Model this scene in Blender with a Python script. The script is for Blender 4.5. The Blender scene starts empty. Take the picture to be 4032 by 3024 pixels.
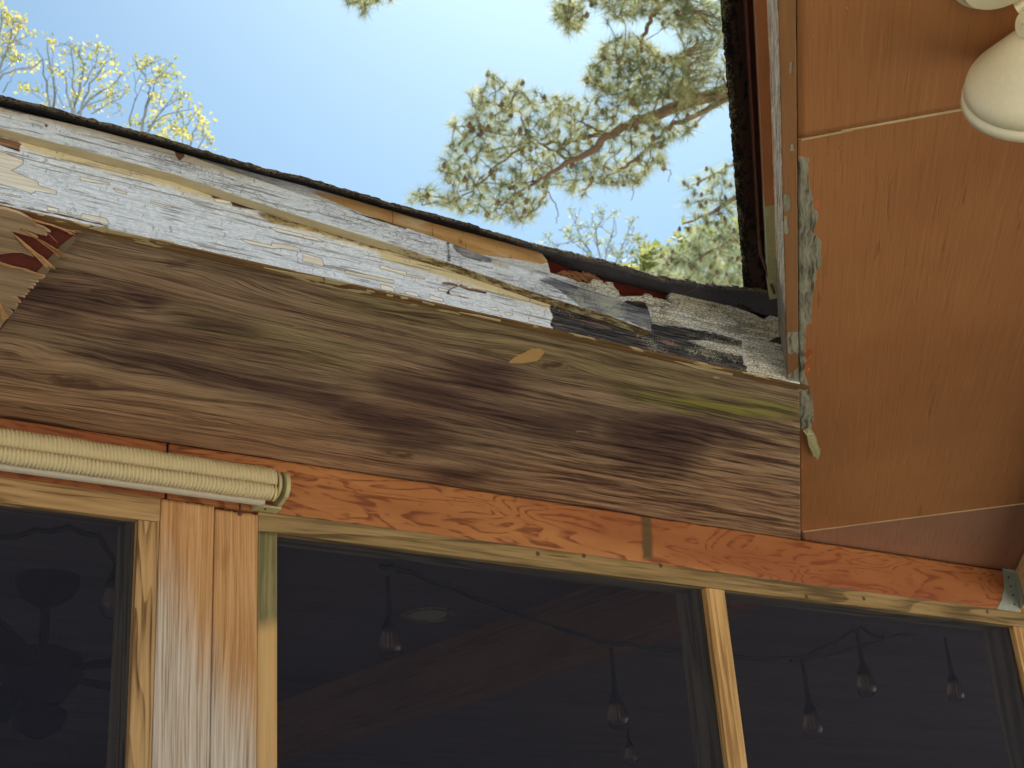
import bpy, math, random
import numpy as np
from mathutils import Vector, Matrix
R = math.radians
rng = np.random.default_rng(7); random.seed(7)
C = bpy.context.scene.collection
SC = bpy.context.scene

# ------------------------------------------------------------------ camera
EYE = np.array([0.0, 0.0, 1.6])
FP = 5751.0                                   # focal length in photo pixels (4032 wide)
def nrm(v): v = np.array(v, float); return v/np.linalg.norm(v)
_U = nrm([-928, -12596, FP]); _X = np.array([9650, 1914, FP]); _X = nrm(_X-_U*_X.dot(_U)); _Y = np.cross(_U, _X)
cam = bpy.data.cameras.new('camera'); co = bpy.data.objects.new('camera', cam); C.objects.link(co)
cam.sensor_width = 36; cam.lens = FP/4032*36; cam.clip_start = .05; cam.clip_end = 2000
rot = Matrix(((_X[0], -_X[1], -_X[2]), (_Y[0], -_Y[1], -_Y[2]), (_U[0], -_U[1], -_U[2])))
co.matrix_world = Matrix.Translation(EYE) @ rot.to_4x4()
cam.dof.use_dof = True; cam.dof.focus_distance = 2.4; cam.dof.aperture_fstop = 14
SC.camera = co

# ------------------------------------------------------------------ sky, sun, exposure
SUN_EL = 56.0
def ray(u, v):
    d = np.array([u-2016, v-1512, FP]); return np.array([d@_X, d@_Y, d@_U])
_s = ray(2700, 300); SUN_AZ = math.atan2(_s[0], _s[1])         # azimuth from +Y towards +X
W = bpy.data.worlds.new('World'); SC.world = W; W.use_nodes = True
nt = W.node_tree; nt.nodes.clear()
sky = nt.nodes.new('ShaderNodeTexSky'); sky.sky_type = 'NISHITA'; sky.sun_disc = False
sky.sun_elevation = R(SUN_EL); sky.sun_rotation = SUN_AZ; sky.altitude = 0
sky.air_density = 1.0; sky.dust_density = 1.6; sky.ozone_density = 1.2
bg = nt.nodes.new('ShaderNodeBackground'); bg.inputs[1].default_value = 0.052
wo = nt.nodes.new('ShaderNodeOutputWorld')
wb = nt.nodes.new('ShaderNodeMix'); wb.data_type = 'RGBA'; wb.blend_type = 'MULTIPLY'; wb.inputs[0].default_value = 1; wb.inputs[7].default_value = (.76, 1.08, 1.20, 1)
nt.links.new(sky.outputs[0], wb.inputs[6]); nt.links.new(wb.outputs[2], bg.inputs[0]); nt.links.new(bg.outputs[0], wo.inputs[0])
sl = bpy.data.lights.new('sun', 'SUN'); sl.energy = 5.0; sl.angle = R(.55); sl.color = (1, .95, .87)
so = bpy.data.objects.new('sun', sl); C.objects.link(so)
sd = Vector((math.sin(SUN_AZ)*math.cos(R(SUN_EL)), math.cos(SUN_AZ)*math.cos(R(SUN_EL)), math.sin(R(SUN_EL))))
so.rotation_euler = sd.to_track_quat('Z', 'Y').to_euler(); so.location = (0, 0, 30)
SC.view_settings.view_transform = 'Standard'; SC.view_settings.look = 'None'
SC.view_settings.exposure = 1.08; SC.view_settings.gamma = 1

# ------------------------------------------------------------------ projection of photo points on real planes
def onY(u, v, y): r = ray(u, v); return EYE+r*y/r[1]
ZS = 1.6+.439*2.6                              # underside of the eaves
YW = 2.6                                       # outside face of the porch wall
YF = 1.853                                     # face of the fascia
def onZ(u, v, z): r = ray(u, v); return EYE+r*(z-1.6)/r[2]
def onD(u, v, d): r = ray(u, v); return EYE+r/np.linalg.norm(r)*d
ANG = R(47.7)
R0 = np.array([1.917, 1.866, ZS]); EV = np.array([math.cos(ANG), math.sin(ANG), 0.]); NV = np.array([-EV[1], EV[0], 0.])
def rp(t, n, z): return R0-EV*t+NV*n+np.array([0, 0, z-ZS])   # right eave: t towards camera, n outwards
def cr(o, pts): return [(o[0]+x/o[2], o[1]+y/o[2]) for x, y in pts]
A_ = (0, 350, 2.458); B_ = (700, 550, 2.458); C_ = (1500, 750, 2.458); D_ = (2300, 900, 2.458)
T1 = (0, 0, 1.646); T2 = (1344, 0, 1.646); T3 = (2688, 0, 1.646); M1 = (0, 1008, 1.646); M2 = (1344, 1008, 1.646); M3 = (2688, 1008, 1.646)
L1 = (0, 2016, 1.646); L2 = (1344, 2016, 1.646); L3 = (2688, 2016, 1.646)
E1 = (2800, 0, 1.844); E2 = (2800, 900, 1.66); F1 = (0, 800, 3.016)

# ------------------------------------------------------------------ mesh helpers
ORG = {}
def tag(o, label=None, cat=None, group=None, kind=None):
    if label: o['label'] = label
    if cat: o['category'] = cat
    if group: o['group'] = group
    if kind: o['kind'] = kind
    return o
def empty(name, loc, label=None, cat=None, group=None, parent=None):
    o = bpy.data.objects.new(name, None); C.objects.link(o); o.empty_display_size = .1
    loc = np.array(loc, float); base = ORG[parent.name] if parent else 0
    o.location = loc-base; o.parent = parent; ORG[o.name] = loc
    return tag(o, label, cat, group)
def build(name, V, F, mat, parent=None, grain=None, attrs=None, smooth=False, g=None):
    V = np.asarray(V, float)
    ctr = (V.min(0)+V.max(0))/2
    me = bpy.data.meshes.new(name)
    if isinstance(F, np.ndarray) and F.ndim == 2:
        n = F.shape[1]; me.vertices.add(len(V)); me.vertices.foreach_set('co', (V-ctr).astype(np.float32).ravel())
        me.loops.add(F.size); me.loops.foreach_set('vertex_index', F.astype(np.int32).ravel())
        me.polygons.add(len(F)); me.polygons.foreach_set('loop_start', np.arange(0, F.size, n, dtype=np.int32))
        me.polygons.foreach_set('loop_total', np.full(len(F), n, np.int32)); me.update(calc_edges=True)
    else:
        me.from_pydata((V-ctr).tolist(), [], [list(f) for f in F]); me.update()
    if g is None:
        a = nrm(grain) if grain is not None else np.array([1., 0, 0])
        h = np.array([0, 0, 1.]) if abs(a[2]) < .8 else np.array([0, 1., 0])
        b = nrm(np.cross(h, a)); c = np.cross(a, b)
        g = np.stack([V@a, V@c, V@b], 1)
    at = me.attributes.new('g', 'FLOAT_VECTOR', 'POINT'); at.data.foreach_set('vector', np.asarray(g, np.float32).ravel())
    for k, v in (attrs or {}).items():
        at = me.attributes.new(k, 'FLOAT', 'POINT'); at.data.foreach_set('value', np.asarray(v, np.float32).ravel())
    if smooth: me.polygons.foreach_set('use_smooth', [True]*len(me.polygons))
    for m in (mat if isinstance(mat, list) else [mat]): me.materials.append(m)
    o = bpy.data.objects.new(name, me); C.objects.link(o)
    base = ORG[parent.name] if parent else 0
    o.location = ctr-base; o.parent = parent; ORG[o.name] = ctr
    return o
class MB:
    def __init__(s): s.v = []; s.f = []
    def add(s, V, F):
        k = len(s.v); s.v += [tuple(p) for p in V]; s.f += [tuple(i+k for i in f) for f in F]; return s
    def hexa(s, lo, hi):                        # two quads (lists of 4 points)
        return s.add(list(lo)+list(hi), [(3, 2, 1, 0), (4, 5, 6, 7), (0, 1, 5, 4), (1, 2, 6, 5), (2, 3, 7, 6), (3, 0, 4, 7)])
    def box(s, a, b):
        (x0, y0, z0), (x1, y1, z1) = a, b
        return s.hexa([(x0, y0, z0), (x1, y0, z0), (x1, y1, z0), (x0, y1, z0)], [(x0, y0, z1), (x1, y0, z1), (x1, y1, z1), (x0, y1, z1)])
    def tube(s, pts, rad, n=8, cap=True):
        pts = [np.array(p, float) for p in pts]; k = len(pts)
        rad = [rad]*k if np.isscalar(rad) else list(rad)
        up = np.array([.13, .21, .97]); V = []; F = []
        for i, p in enumerate(pts):
            d = nrm(pts[min(i+1, k-1)]-pts[max(i-1, 0)]+1e-9)
            a = nrm(np.cross(d, up)); b = np.cross(d, a)
            for j in range(n):
                t = 2*math.pi*j/n; V.append(p+(a*math.cos(t)+b*math.sin(t))*rad[i])
        for i in range(k-1):
            for j in range(n):
                j2 = (j+1) % n; F.append((i*n+j, i*n+j2, (i+1)*n+j2, (i+1)*n+j))
        if cap: F += [tuple(range(n))[::-1], tuple((k-1)*n+j for j in range(n))]
        return s.add(V, F)
    def lathe(s, o, axis, prof, n=32):          # prof: (height along axis, radius)
        o = np.array(o, float); d = nrm(axis); a = nrm(np.cross(d, [.31, .2, .93] if abs(d[2]) < .9 else [1, .1, .05])); b = np.cross(d, a)
        V = []; F = []
        for h, r in prof:
            for j in range(n):
                t = 2*math.pi*j/n; V.append(o+d*h+(a*math.cos(t)+b*math.sin(t))*max(r, 1e-4))
        for i in range(len(prof)-1):
            for j in range(n):
                j2 = (j+1) % n; F.append((i*n+j, i*n+j2, (i+1)*n+j2, (i+1)*n+j))
        return s.add(V, F)
    def build(s, name, mat, parent=None, **k): return build(name, s.v, s.f, mat, parent, **k)
def sdf(P, polys, clampv=.04):                  # signed distance in metres, positive inside
    out = np.full(len(P), -clampv)
    for q in polys:
        q = np.asarray(q, float); lo = q.min(0)-clampv; hi = q.max(0)+clampv
        m = np.where((P[:, 0] > lo[0]) & (P[:, 0] < hi[0]) & (P[:, 1] > lo[1]) & (P[:, 1] < hi[1]))[0]
        if not len(m): continue
        p = P[m]; d = np.full(len(m), 9.); ins = np.zeros(len(m), bool)
        for i in range(len(q)):
            a = q[i]; b = q[(i+1) % len(q)]; e = b-a; w = p-a
            t = np.clip((w@e)/max(e@e, 1e-12), 0, 1); d = np.minimum(d, np.hypot(*(w-t[:, None]*e).T))
            c1 = (a[1] > p[:, 1]) != (b[1] > p[:, 1])
            with np.errstate(divide='ignore', invalid='ignore'):
                ins ^= c1 & (p[:, 0] < (b[0]-a[0])*(p[:, 1]-a[1])/(b[1]-a[1])+a[0])
        out[m] = np.maximum(out[m], np.clip(np.where(ins, d, -d), -clampv, clampv))
    return out
def vnoise(x, y, seed=0):                       # smooth value noise, numpy
    xi = np.floor(x).astype(int); yi = np.floor(y).astype(int); fx = x-xi; fy = y-yi
    h = lambda a, b: ((np.sin(a*127.1+b*311.7+seed*74.7)*43758.5453) % 1)
    fx = fx*fx*(3-2*fx); fy = fy*fy*(3-2*fy)
    return (h(xi, yi)*(1-fx)+h(xi+1, yi)*fx)*(1-fy)+(h(xi, yi+1)*(1-fx)+h(xi+1, yi+1)*fx)*fy
def fbm(x, y, seed=0, o=4): return sum(vnoise(x*2**i, y*2**i, seed+i)*.5**i for i in range(o))/(2-.5**(o-1))-.5
def sheet(nu, nv, fn, thick):                   # grid fn(i,j arrays)->points, given thickness vector; closed solid
    I, J = np.meshgrid(np.linspace(0, 1, nu), np.linspace(0, 1, nv), indexing='ij')
    P = fn(I.ravel(), J.ravel()); B = P+np.asarray(thick)
    idx = np.arange(nu*nv).reshape(nu, nv)
    q = lambda a: np.stack([a[:-1, :-1], a[1:, :-1], a[1:, 1:], a[:-1, 1:]], -1).reshape(-1, 4)
    N = nu*nv; F = [q(idx), q(idx)[:, ::-1]+N]
    for l in (idx[:, 0], idx[::-1, -1], idx[0, ::-1], idx[-1, :]):
        F.append(np.stack([l[:-1], l[:-1]+N, l[1:]+N, l[1:]], -1))
    return np.vstack([P, B]), np.vstack(F), N

# ------------------------------------------------------------------ material helpers
def lin(r, g, b, k=1.0):
    f = lambda c: ((c/255)/12.92 if c/255 <= .04045 else ((c/255+.055)/1.055)**2.4)*k
    return (f(r), f(g), f(b), 1)
class Mt:
    def __init__(s, name):
        s.m = bpy.data.materials.new(name); s.m.use_nodes = True; s.t = s.m.node_tree; s.t.nodes.clear()
        s.out = s.t.nodes.new('ShaderNodeOutputMaterial'); s.b = s.t.nodes.new('ShaderNodeBsdfPrincipled')
        s.t.links.new(s.b.outputs[0], s.out.inputs[0]); s.g = s.attr('g', 1)
    def n(s, ty): return s.t.nodes.new('ShaderNode'+ty)
    def put(s, sock, v):
        if isinstance(v, bpy.types.NodeSocket): s.t.links.new(v, sock)
        else: sock.default_value = v
    def attr(s, name, vec=0):
        a = s.n('Attribute'); a.attribute_name = name; return a.outputs[1 if vec else 2]
    def mul(s, v, k):
        a = s.n('VectorMath'); a.operation = 'MULTIPLY'; s.put(a.inputs[0], v); a.inputs[1].default_value = k; return a.outputs[0]
    def add(s, v, k):
        a = s.n('VectorMath'); a.operation = 'ADD'; s.put(a.inputs[0], v); s.put(a.inputs[1], k); return a.outputs[0]
    def snap(s, v, k):
        a = s.n('VectorMath'); a.operation = 'SNAP'; s.put(a.inputs[0], v); a.inputs[1].default_value = k; return a.outputs[0]
    def noise(s, k, v=None, detail=4, rough=.55, dist=0, off=0):
        a = s.n('TexNoise'); s.put(a.inputs['Vector'], s.add(s.mul(v if v is not None else s.g, k), (off, off*1.7, off*.6)))
        a.inputs['Scale'].default_value = 1; a.inputs['Detail'].default_value = detail; a.inputs['Roughness'].default_value = rough
        a.inputs['Distortion'].default_value = dist; return a.outputs[0]
    def vor(s, k, v=None, feat='DISTANCE_TO_EDGE', rnd=1):
        a = s.n('TexVoronoi'); a.feature = feat; s.put(a.inputs['Vector'], s.mul(v if v is not None else s.g, k)); a.inputs['Scale'].default_value = 1
        a.inputs['Randomness'].default_value = rnd; return a.outputs[0]
    def ma(s, op, a, b=0., c=0., clamp=False):
        x = s.n('Math'); x.operation = op; x.use_clamp = clamp; s.put(x.inputs[0], a); s.put(x.inputs[1], b); s.put(x.inputs[2], c); return x.outputs[0]
    def ss(s, v, lo, hi):                       # smoothstep
        a = s.n('MapRange'); a.interpolation_type = 'SMOOTHSTEP'; s.put(a.inputs[0], v); a.inputs[1].default_value = lo; a.inputs[2].default_value = hi; return a.outputs[0]
    def mix(s, f, a, b, mode='MIX'):
        x = s.n('Mix'); x.data_type = 'RGBA'; x.blend_type = mode; x.clamp_factor = True
        s.put(x.inputs[0], f); s.put(x.inputs[6], a); s.put(x.inputs[7], b); return x.outputs[2]
    def ramp(s, f, st):
        a = s.n('ValToRGB'); e = a.color_ramp.elements
        while len(e) < len(st): e.new(.5)
        for i, (p, c) in enumerate(st): e[i].position = p; e[i].color = c
        s.put(a.inputs[0], f); return a.outputs[0]
    def fin(s, col, rough=.8, h=None, bd=.002, bs=.7, spec=.3, **kw):
        s.put(s.b.inputs['Base Color'], col); s.put(s.b.inputs['Roughness'], rough); s.b.inputs['Specular IOR Level'].default_value = spec
        for k, v in kw.items(): s.put(s.b.inputs[k.replace('_', ' ')], v)
        if h is not None:
            b = s.n('Bump'); b.inputs['Strength'].default_value = bs; b.inputs['Distance'].default_value = bd; s.put(b.inputs['Height'], h); s.t.links.new(b.outputs[0], s.b.inputs['Normal'])
        return s.m
def sep(m, v, i):
    a = m.n('SeparateXYZ'); m.put(a.inputs[0], v); return a.outputs[i]

def wood_mat(name, lt, dk, k=(6, 160, 160), band=(1.2, 26, 26), gap=.5, weath=None, rings=0, off=0, rough=.75):
    """plain sawn timber; g.x runs along the board"""
    m = Mt(name)
    warp = m.noise((2.2, 9, 9), detail=2, off=off+3)
    gw = m.add(m.g, m.mul(warp, (0, .02, .02)))
    fine = m.noise(k, gw, 3, .6, off=off); bandn = m.noise(band, gw, 2, .5, .4, off=off+7)
    f = m.ma('ADD', m.ma('MULTIPLY', fine, .5), m.ma('MULTIPLY', bandn, .5))
    if rings:
        r = m.ma('FRACT', m.ma('MULTIPLY', m.noise((.8, 13, 13), gw, 1, .4, .25, off=off+5), rings*1.6))
        f = m.ma('SUBTRACT', f, m.ma('MULTIPLY', m.ma('MULTIPLY', m.ss(r, .35, .9), m.ss(r, 1.0, .95)), .13))
    col = m.ramp(f, [(.36, dk), (.46, tuple((a*.4+b*.6) for a, b in zip(dk, lt))), (.58, lt)])
    big = m.noise((2, 8, 8), detail=3, off=off+11)
    col = m.mix(m.ma('MULTIPLY', m.ss(big, .45, .75), .35), col, tuple(c*.55 for c in dk[:3])+(1,))
    if weath:
        w = m.ss(m.ma('ADD', m.noise((2.5, 14, 14), detail=3, off=off+20), m.attr('wx')), .5, 1.1)
        col = m.mix(w, col, m.mix(fine, weath, tuple(c*1.5 for c in weath[:3])+(1,)))
    return m.fin(col, rough, f, .0012, .7)

MAT = {}
MAT['yellow_wood'] = wood_mat('pine_strip', lin(196, 158, 108), lin(128, 96, 58), rings=7)
MAT['olive_wood'] = wood_mat('header_strip', lin(176, 148, 100), lin(104, 84, 52), rings=5, off=4)
MAT['light_wood'] = wood_mat('light_strip', lin(226, 184, 122), lin(164, 122, 72), rings=6, off=8)
MAT['jamb_wood'] = wood_mat('green_jamb', lin(166, 152, 104), lin(118, 112, 74), weath=lin(196, 158, 104), rings=3, off=14)
MAT['grain_wood'] = wood_mat('grained_jamb', lin(206, 166, 112), lin(112, 78, 46), k=(4, 90, 90), rings=11, off=18)
MAT['stud'] = wood_mat('stud_wood', lin(150, 138, 116), lin(92, 84, 70), rings=4, off=25)
MAT['raw'] = wood_mat('pale_timber', lin(225, 200, 150), lin(170, 145, 95), off=31)
MAT['red_wood'] = wood_mat('inside_beam', lin(136, 100, 78), lin(92, 62, 48), band=(1, 12, 12), off=37)
MAT['redback'] = wood_mat('red_backing', lin(122, 46, 30), lin(78, 28, 20), off=41)
MAT['splint'] = wood_mat('torn_fibres', lin(222, 172, 112), lin(128, 80, 48), k=(8, 500, 500), off=43)
MAT['fray'] = wood_mat('frayed_wood', lin(176, 124, 82), lin(104, 60, 38), k=(8, 300, 300), off=47)

def mat_post():
    m = Mt('post_wood'); warp = m.noise((1.6, 7, 7), detail=1)
    gw = m.add(m.g, m.mul(warp, (0, .03, .01)))
    fine = m.noise((5, 240, 60), gw, 3, .6); band = m.noise((1, 60, 20), gw, 2, .5)
    f = m.ma('ADD', m.ma('MULTIPLY', fine, .72), m.ma('MULTIPLY', band, .34))
    col = m.ramp(f, [(.36, lin(168, 118, 72)), (.50, lin(198, 148, 96)), (.66, lin(220, 172, 118))])
    blot = m.ss(m.noise((9, 30, 30), detail=3, off=5), .55, .8); col = m.mix(m.ma('MULTIPLY', blot, .35), col, lin(140, 80, 48))
    w = m.ss(m.ma('ADD', m.ma('MULTIPLY', m.noise((3, 30, 30), detail=4, off=9), .5), m.attr('wx')), .35, 1.0)
    grey = m.ramp(f, [(.38, lin(156, 136, 118)), (.52, lin(206, 188, 166)), (.66, lin(226, 214, 198))])
    col = m.mix(w, col, grey)
    return m.fin(col, .75, f, .0015, .8)
MAT['post'] = mat_post()

def mat_beam():
    m = Mt('beam_plywood'); warp = m.noise((7, 30, 30), detail=3, off=2)
    gw = m.add(m.g, m.mul(warp, (.03, .016, 0)))
    n = m.noise((2.6, 12, 1), gw, 1.8, .45, .7)
    r = m.ma('FRACT', m.ma('MULTIPLY', n, 15)); line = m.ma('MULTIPLY', m.ss(r, .52, .86), m.ma('SUBTRACT', 1, m.ss(r, .93, 1.0)))
    line = m.ma('MULTIPLY', line, m.ss(m.noise((10, 90, 1), gw, 3, .6, off=4), .36, .56))
    fine = m.noise((10, 260, 50), detail=3, off=6)
    base = m.ramp(m.noise((3, 12, 1), detail=3, off=8), [(.35, lin(158, 98, 54)), (.65, lin(188, 126, 74))])
    base = m.mix(m.ma('MULTIPLY', fine, .25), base, lin(226, 152, 88))
    col = m.mix(m.ma('MULTIPLY', line, .78), base, lin(116, 54, 32))
    sp = m.ss(m.noise((26, 60, 1), detail=2, off=15), .62, .75); col = m.mix(m.ma('MULTIPLY', sp, .45), col, lin(112, 50, 26))
    st = m.ss(m.ma('ADD', m.attr('stain'), m.ma('MULTIPLY', m.noise((60, 60, 1), detail=3), .012)), -.001, .012)
    col = m.mix(m.ma('MULTIPLY', st, .75), col, lin(84, 74, 42))
    red = m.ss(m.attr('red'), -.03, .02); col = m.mix(m.ma('MULTIPLY', red, .4), col, lin(150, 76, 44))
    dk = m.ss(m.ma('ADD', m.attr('dirt'), m.ma('MULTIPLY', m.noise((14, 50, 1), detail=4, off=31), .02)), .0, .014)
    col = m.mix(m.ma('MULTIPLY', dk, .25), col, m.mix(fine, lin(84, 62, 40), lin(140, 108, 72)))
    col = m.mix(m.ma('MULTIPLY', st, .65), col, m.mix(fine, lin(66, 62, 36), lin(104, 98, 60)))
    return m.fin(col, .6, m.ma('SUBTRACT', fine, m.ma('MULTIPLY', line, .6)), .0006, .6, spec=.35)
MAT['beam'] = mat_beam()

def mat_soffit():
    m = Mt('soffit_plywood'); cx = m.n('CombineXYZ'); gx = sep(m, m.g, 0); m.put(cx.inputs[0], gx); m.put(cx.inputs[1], m.attr('gv'))
    g0 = cx.outputs[0]
    warp = m.noise((3.2, 14, 1), g0, 3, .5); gw = m.add(g0, m.mul(warp, (.0, .05, 0)))
    wide = m.noise((1.5, 24, 1), gw, 3, .55, .3); mid = m.noise((4, 75, 1), gw, 4, .62, .25, off=3); fine = m.noise((7, 330, 1), gw, 3, .75, off=5)
    f = m.ma('ADD', m.ma('ADD', m.ma('MULTIPLY', wide, .30), m.ma('MULTIPLY', mid, .30)), m.ma('MULTIPLY', fine, .46))
    rg = m.ma('FRACT', m.ma('MULTIPLY', m.noise((.55, 13, 1), gw, 2, .5, .1, off=41), 30)); rl = m.ma('SUBTRACT', m.ma('MULTIPLY', m.ss(rg, .25, .9), m.ss(rg, 1.0, .93)), .3)
    f = m.ma('SUBTRACT', f, m.ma('MULTIPLY', m.ma('MULTIPLY', rl, m.ss(m.noise((5, 60, 1), gw, 3, .6, off=43), .35, .65)), .055))
    con = m.ss(m.attr('stripe'), -.08, .06); f = m.ma('ADD', f, m.ma('MULTIPLY', m.ma('SUBTRACT', mid, .5), m.ma('MULTIPLY', con, .38)))
    col = m.ramp(f, [(.385, lin(60, 43, 38)), (.455, lin(112, 89, 69)), (.515, lin(152, 127, 98)), (.58, lin(180, 154, 119)), (.67, lin(212, 187, 150))])
    redn = m.ss(m.noise((1.2, 5, 1), g0, 3, off=9), .45, .68); col = m.mix(m.ma('MULTIPLY', redn, .45), col, m.mix(m.ss(f, .42, .62), lin(66, 38, 32), lin(184, 134, 104)))
    tan = m.ss(m.attr('warm'), -.12, .10); col = m.mix(m.ma('MULTIPLY', tan, .5), col, m.mix(m.ss(f, .42, .62), lin(92, 58, 42), lin(208, 160, 116)))
    ol = m.ss(m.ma('ADD', m.attr('olive'), m.ma('MULTIPLY', m.ma('SUBTRACT', m.noise((4, 20, 1), g0, 4), .5), .08)), -.035, .03)
    col = m.mix(m.ma('MULTIPLY', ol, .5), col, m.mix(m.ss(f, .42, .62), lin(72, 66, 38), lin(172, 156, 100)))
    da = m.ss(m.ma('ADD', m.attr('dark'), m.ma('MULTIPLY', m.ma('SUBTRACT', m.noise((3, 30, 1), gw, 5), .5), .09)), -.06, .03)
    col = m.mix(m.ma('MULTIPLY', da, .9), col, m.mix(m.ss(f, .40, .62), lin(36, 23, 28), lin(112, 82, 70)))
    gr = m.ss(m.ma('ADD', m.attr('green'), m.ma('MULTIPLY', m.ma('SUBTRACT', m.noise((4, 60, 1), gw, 4), .5), .11)), -.028, .034)
    col = m.mix(m.ma('MULTIPLY', gr, .62), col, m.mix(m.ss(m.noise((3.5, 70, 1), gw, 4, .6), .42, .62), lin(52, 50, 24), lin(168, 168, 58)))
    kn = m.ss(m.ma('ADD', m.attr('knot'), m.ma('MULTIPLY', m.ma('SUBTRACT', m.noise((50, 130, 1), g0, 4), .5), .05)), -.008, .012)
    col = m.mix(m.ma('MULTIPLY', kn, .75), col, m.mix(m.noise((50, 160, 1), g0, 3), lin(44, 28, 24), lin(120, 88, 64)))
    pt = m.ss(m.ma('ADD', m.attr('patch'), m.ma('MULTIPLY', m.ma('SUBTRACT', fine, .5), .004)), -.0005, .0008); col = m.mix(pt, col, m.mix(fine, lin(206, 160, 98), lin(222, 180, 116)))
    ck = m.ss(m.noise((2.6, 95, 1), gw, 2, .5, off=21), .66, .73); col = m.mix(m.ma('MULTIPLY', ck, .7), col, lin(48, 32, 28))
    fl = m.ss(m.noise((22, 150, 1), g0, 2, off=27), .735, .76); col = m.mix(fl, col, lin(176, 150, 116))
    return m.fin(col, .78, m.ma('SUBTRACT', f, m.ma('MULTIPLY', ck, .5)), .002, .6)
MAT['soffit'] = mat_soffit()

def mat_fascia(name='fascia_paint'):
    m = Mt(name)
    jit = m.noise((40, 260, 1), detail=2, off=1); gj = m.add(m.g, m.mul(jit, (.012, .0022, 0)))
    # block-shaped paint flakes
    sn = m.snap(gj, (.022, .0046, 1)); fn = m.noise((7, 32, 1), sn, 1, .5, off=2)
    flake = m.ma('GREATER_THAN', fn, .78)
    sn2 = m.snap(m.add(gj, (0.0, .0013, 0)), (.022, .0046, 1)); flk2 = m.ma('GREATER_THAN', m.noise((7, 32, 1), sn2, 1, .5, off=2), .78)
    edge = m.ma('ABSOLUTE', m.ma('SUBTRACT', flake, flk2))  # shadow line under lifted paint flakes, drawn into the colour
    # grain shows through the paint as fine crack lines
    gl = m.noise((5, 420, 1), gj, 3, .6, off=6); crack = m.ma('MAXIMUM', m.ss(m.noise((9, 230, 1), gj, 3, .6, off=8), .585, .63), m.ss(m.noise((2.2, 170, 1), gj, 2, .5, off=81), .66, .68))
    vc = m.ma('MULTIPLY', m.ss(m.noise((240, 55, 1), gj, 2, .5, off=83), .66, .70), .8); crack = m.ma('MAXIMUM', crack, vc)
    col = m.mix(m.ss(m.noise((120, 420, 1), detail=4, rough=.75, off=3), .38, .62), lin(240, 242, 240), lin(206, 212, 216))
    col = m.mix(m.ma('MULTIPLY', m.ss(gl, .52, .62), .5), col, lin(176, 180, 180))
    grey = m.ss(m.ma('ADD', m.noise((7, 14, 1), detail=4, off=12), m.ma('MULTIPLY', m.noise((260, 420, 1), detail=3, rough=.7), .6)), .82, 1.0)
    col = m.mix(m.ma('MULTIPLY', grey, .4), col, lin(150, 152, 150))
    yl = m.ss(m.ma('ADD', m.attr('yellow'), m.ma('MULTIPLY', m.ma('SUBTRACT', m.noise((20, 60, 1), detail=4, rough=.7), .5), .012)), -.007, .005)
    col = m.mix(m.ma('MULTIPLY', yl, .72), col, lin(216, 192, 120))
    col = m.mix(m.ma('MULTIPLY', crack, .7), col, lin(132, 124, 112))
    cre = m.ss(m.ma('ADD', m.attr('cream'), m.ma('MULTIPLY', m.ma('SUBTRACT', m.noise((120, 500, 1), detail=2), .5), .0022)), -.0004, .0004)
    crm = m.mix(m.ss(gl, .4, .6), lin(220, 206, 178), lin(242, 236, 218))
    cc = m.ma('MAXIMUM', cre, m.ma('MULTIPLY', flake, .8)); col = m.mix(cc, col, crm)
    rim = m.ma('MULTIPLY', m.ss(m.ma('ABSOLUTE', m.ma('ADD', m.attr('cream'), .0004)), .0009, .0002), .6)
    col = m.mix(m.ma('MAXIMUM', rim, m.ma('MULTIPLY', edge, .6)), col, lin(120, 98, 70))  # painted edge shadow: thin brown lines where the paint layer steps
    tn = m.ss(m.ma('ADD', m.attr('tan'), m.ma('MULTIPLY', m.ma('SUBTRACT', m.noise((90, 200, 1), detail=3, off=33), .5), .004)), -.0008, .0008)
    tnc = m.mix(m.noise((6, 90, 1), detail=3, off=34), lin(176, 122, 66), lin(232, 190, 128))
    tnc = m.mix(m.ma('MULTIPLY', m.ss(m.noise((150, 16, 1), detail=2, dist=.8, off=35), .64, .7), .6), tnc, lin(126, 76, 36))
    tnc = m.mix(m.ss(m.noise((12, 40, 1), detail=2, off=38), .5, .75), tnc, lin(226, 204, 160)); col = m.mix(tn, col, tnc)
    wd = m.ss(m.ma('ADD', m.attr('wood'), m.ma('MULTIPLY', m.ma('SUBTRACT', m.noise((60, 330, 1), detail=3, off=16), .5), .007)), -.0007, .0007)
    col = m.mix(wd, col, m.mix(m.ss(m.noise((10, 300, 1), detail=4, off=17), .38, .62), lin(66, 42, 32), lin(160, 122, 92)))
    olv = m.ss(m.ma('ADD', m.attr('grime'), m.ma('MULTIPLY', m.ma('SUBTRACT', m.noise((50, 160, 1), detail=5, rough=.7, off=19), .5), .02)), -.002, .004)
    col = m.mix(m.ma('MULTIPLY', olv, .9), col, m.ramp(m.noise((80, 260, 1), detail=5, rough=.75, off=18), [(.4, lin(52, 44, 28)), (.52, lin(150, 128, 76)), (.65, lin(190, 170, 112))]))
    # rotten, blackened right end with lichen speckle
    dn = m.ma('MULTIPLY', m.ma('SUBTRACT', m.noise((60, 300, 1), detail=4, rough=.65, off=22), .5), .012)
    dk = m.ss(m.ma('ADD', m.attr('dark'), dn), -.0008, .0012)
    dkc = m.mix(m.ss(m.noise((9, 330, 1), detail=5, rough=.65, off=23), .38, .68), lin(22, 20, 22), lin(96, 92, 90))
    li = m.ma('ADD', m.ma('MULTIPLY', m.noise((7, 16, 1), detail=3, off=26), 1.1), m.ma('MULTIPLY', m.noise((330, 460, 1), detail=3, rough=.8, off=28), .9))
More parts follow.
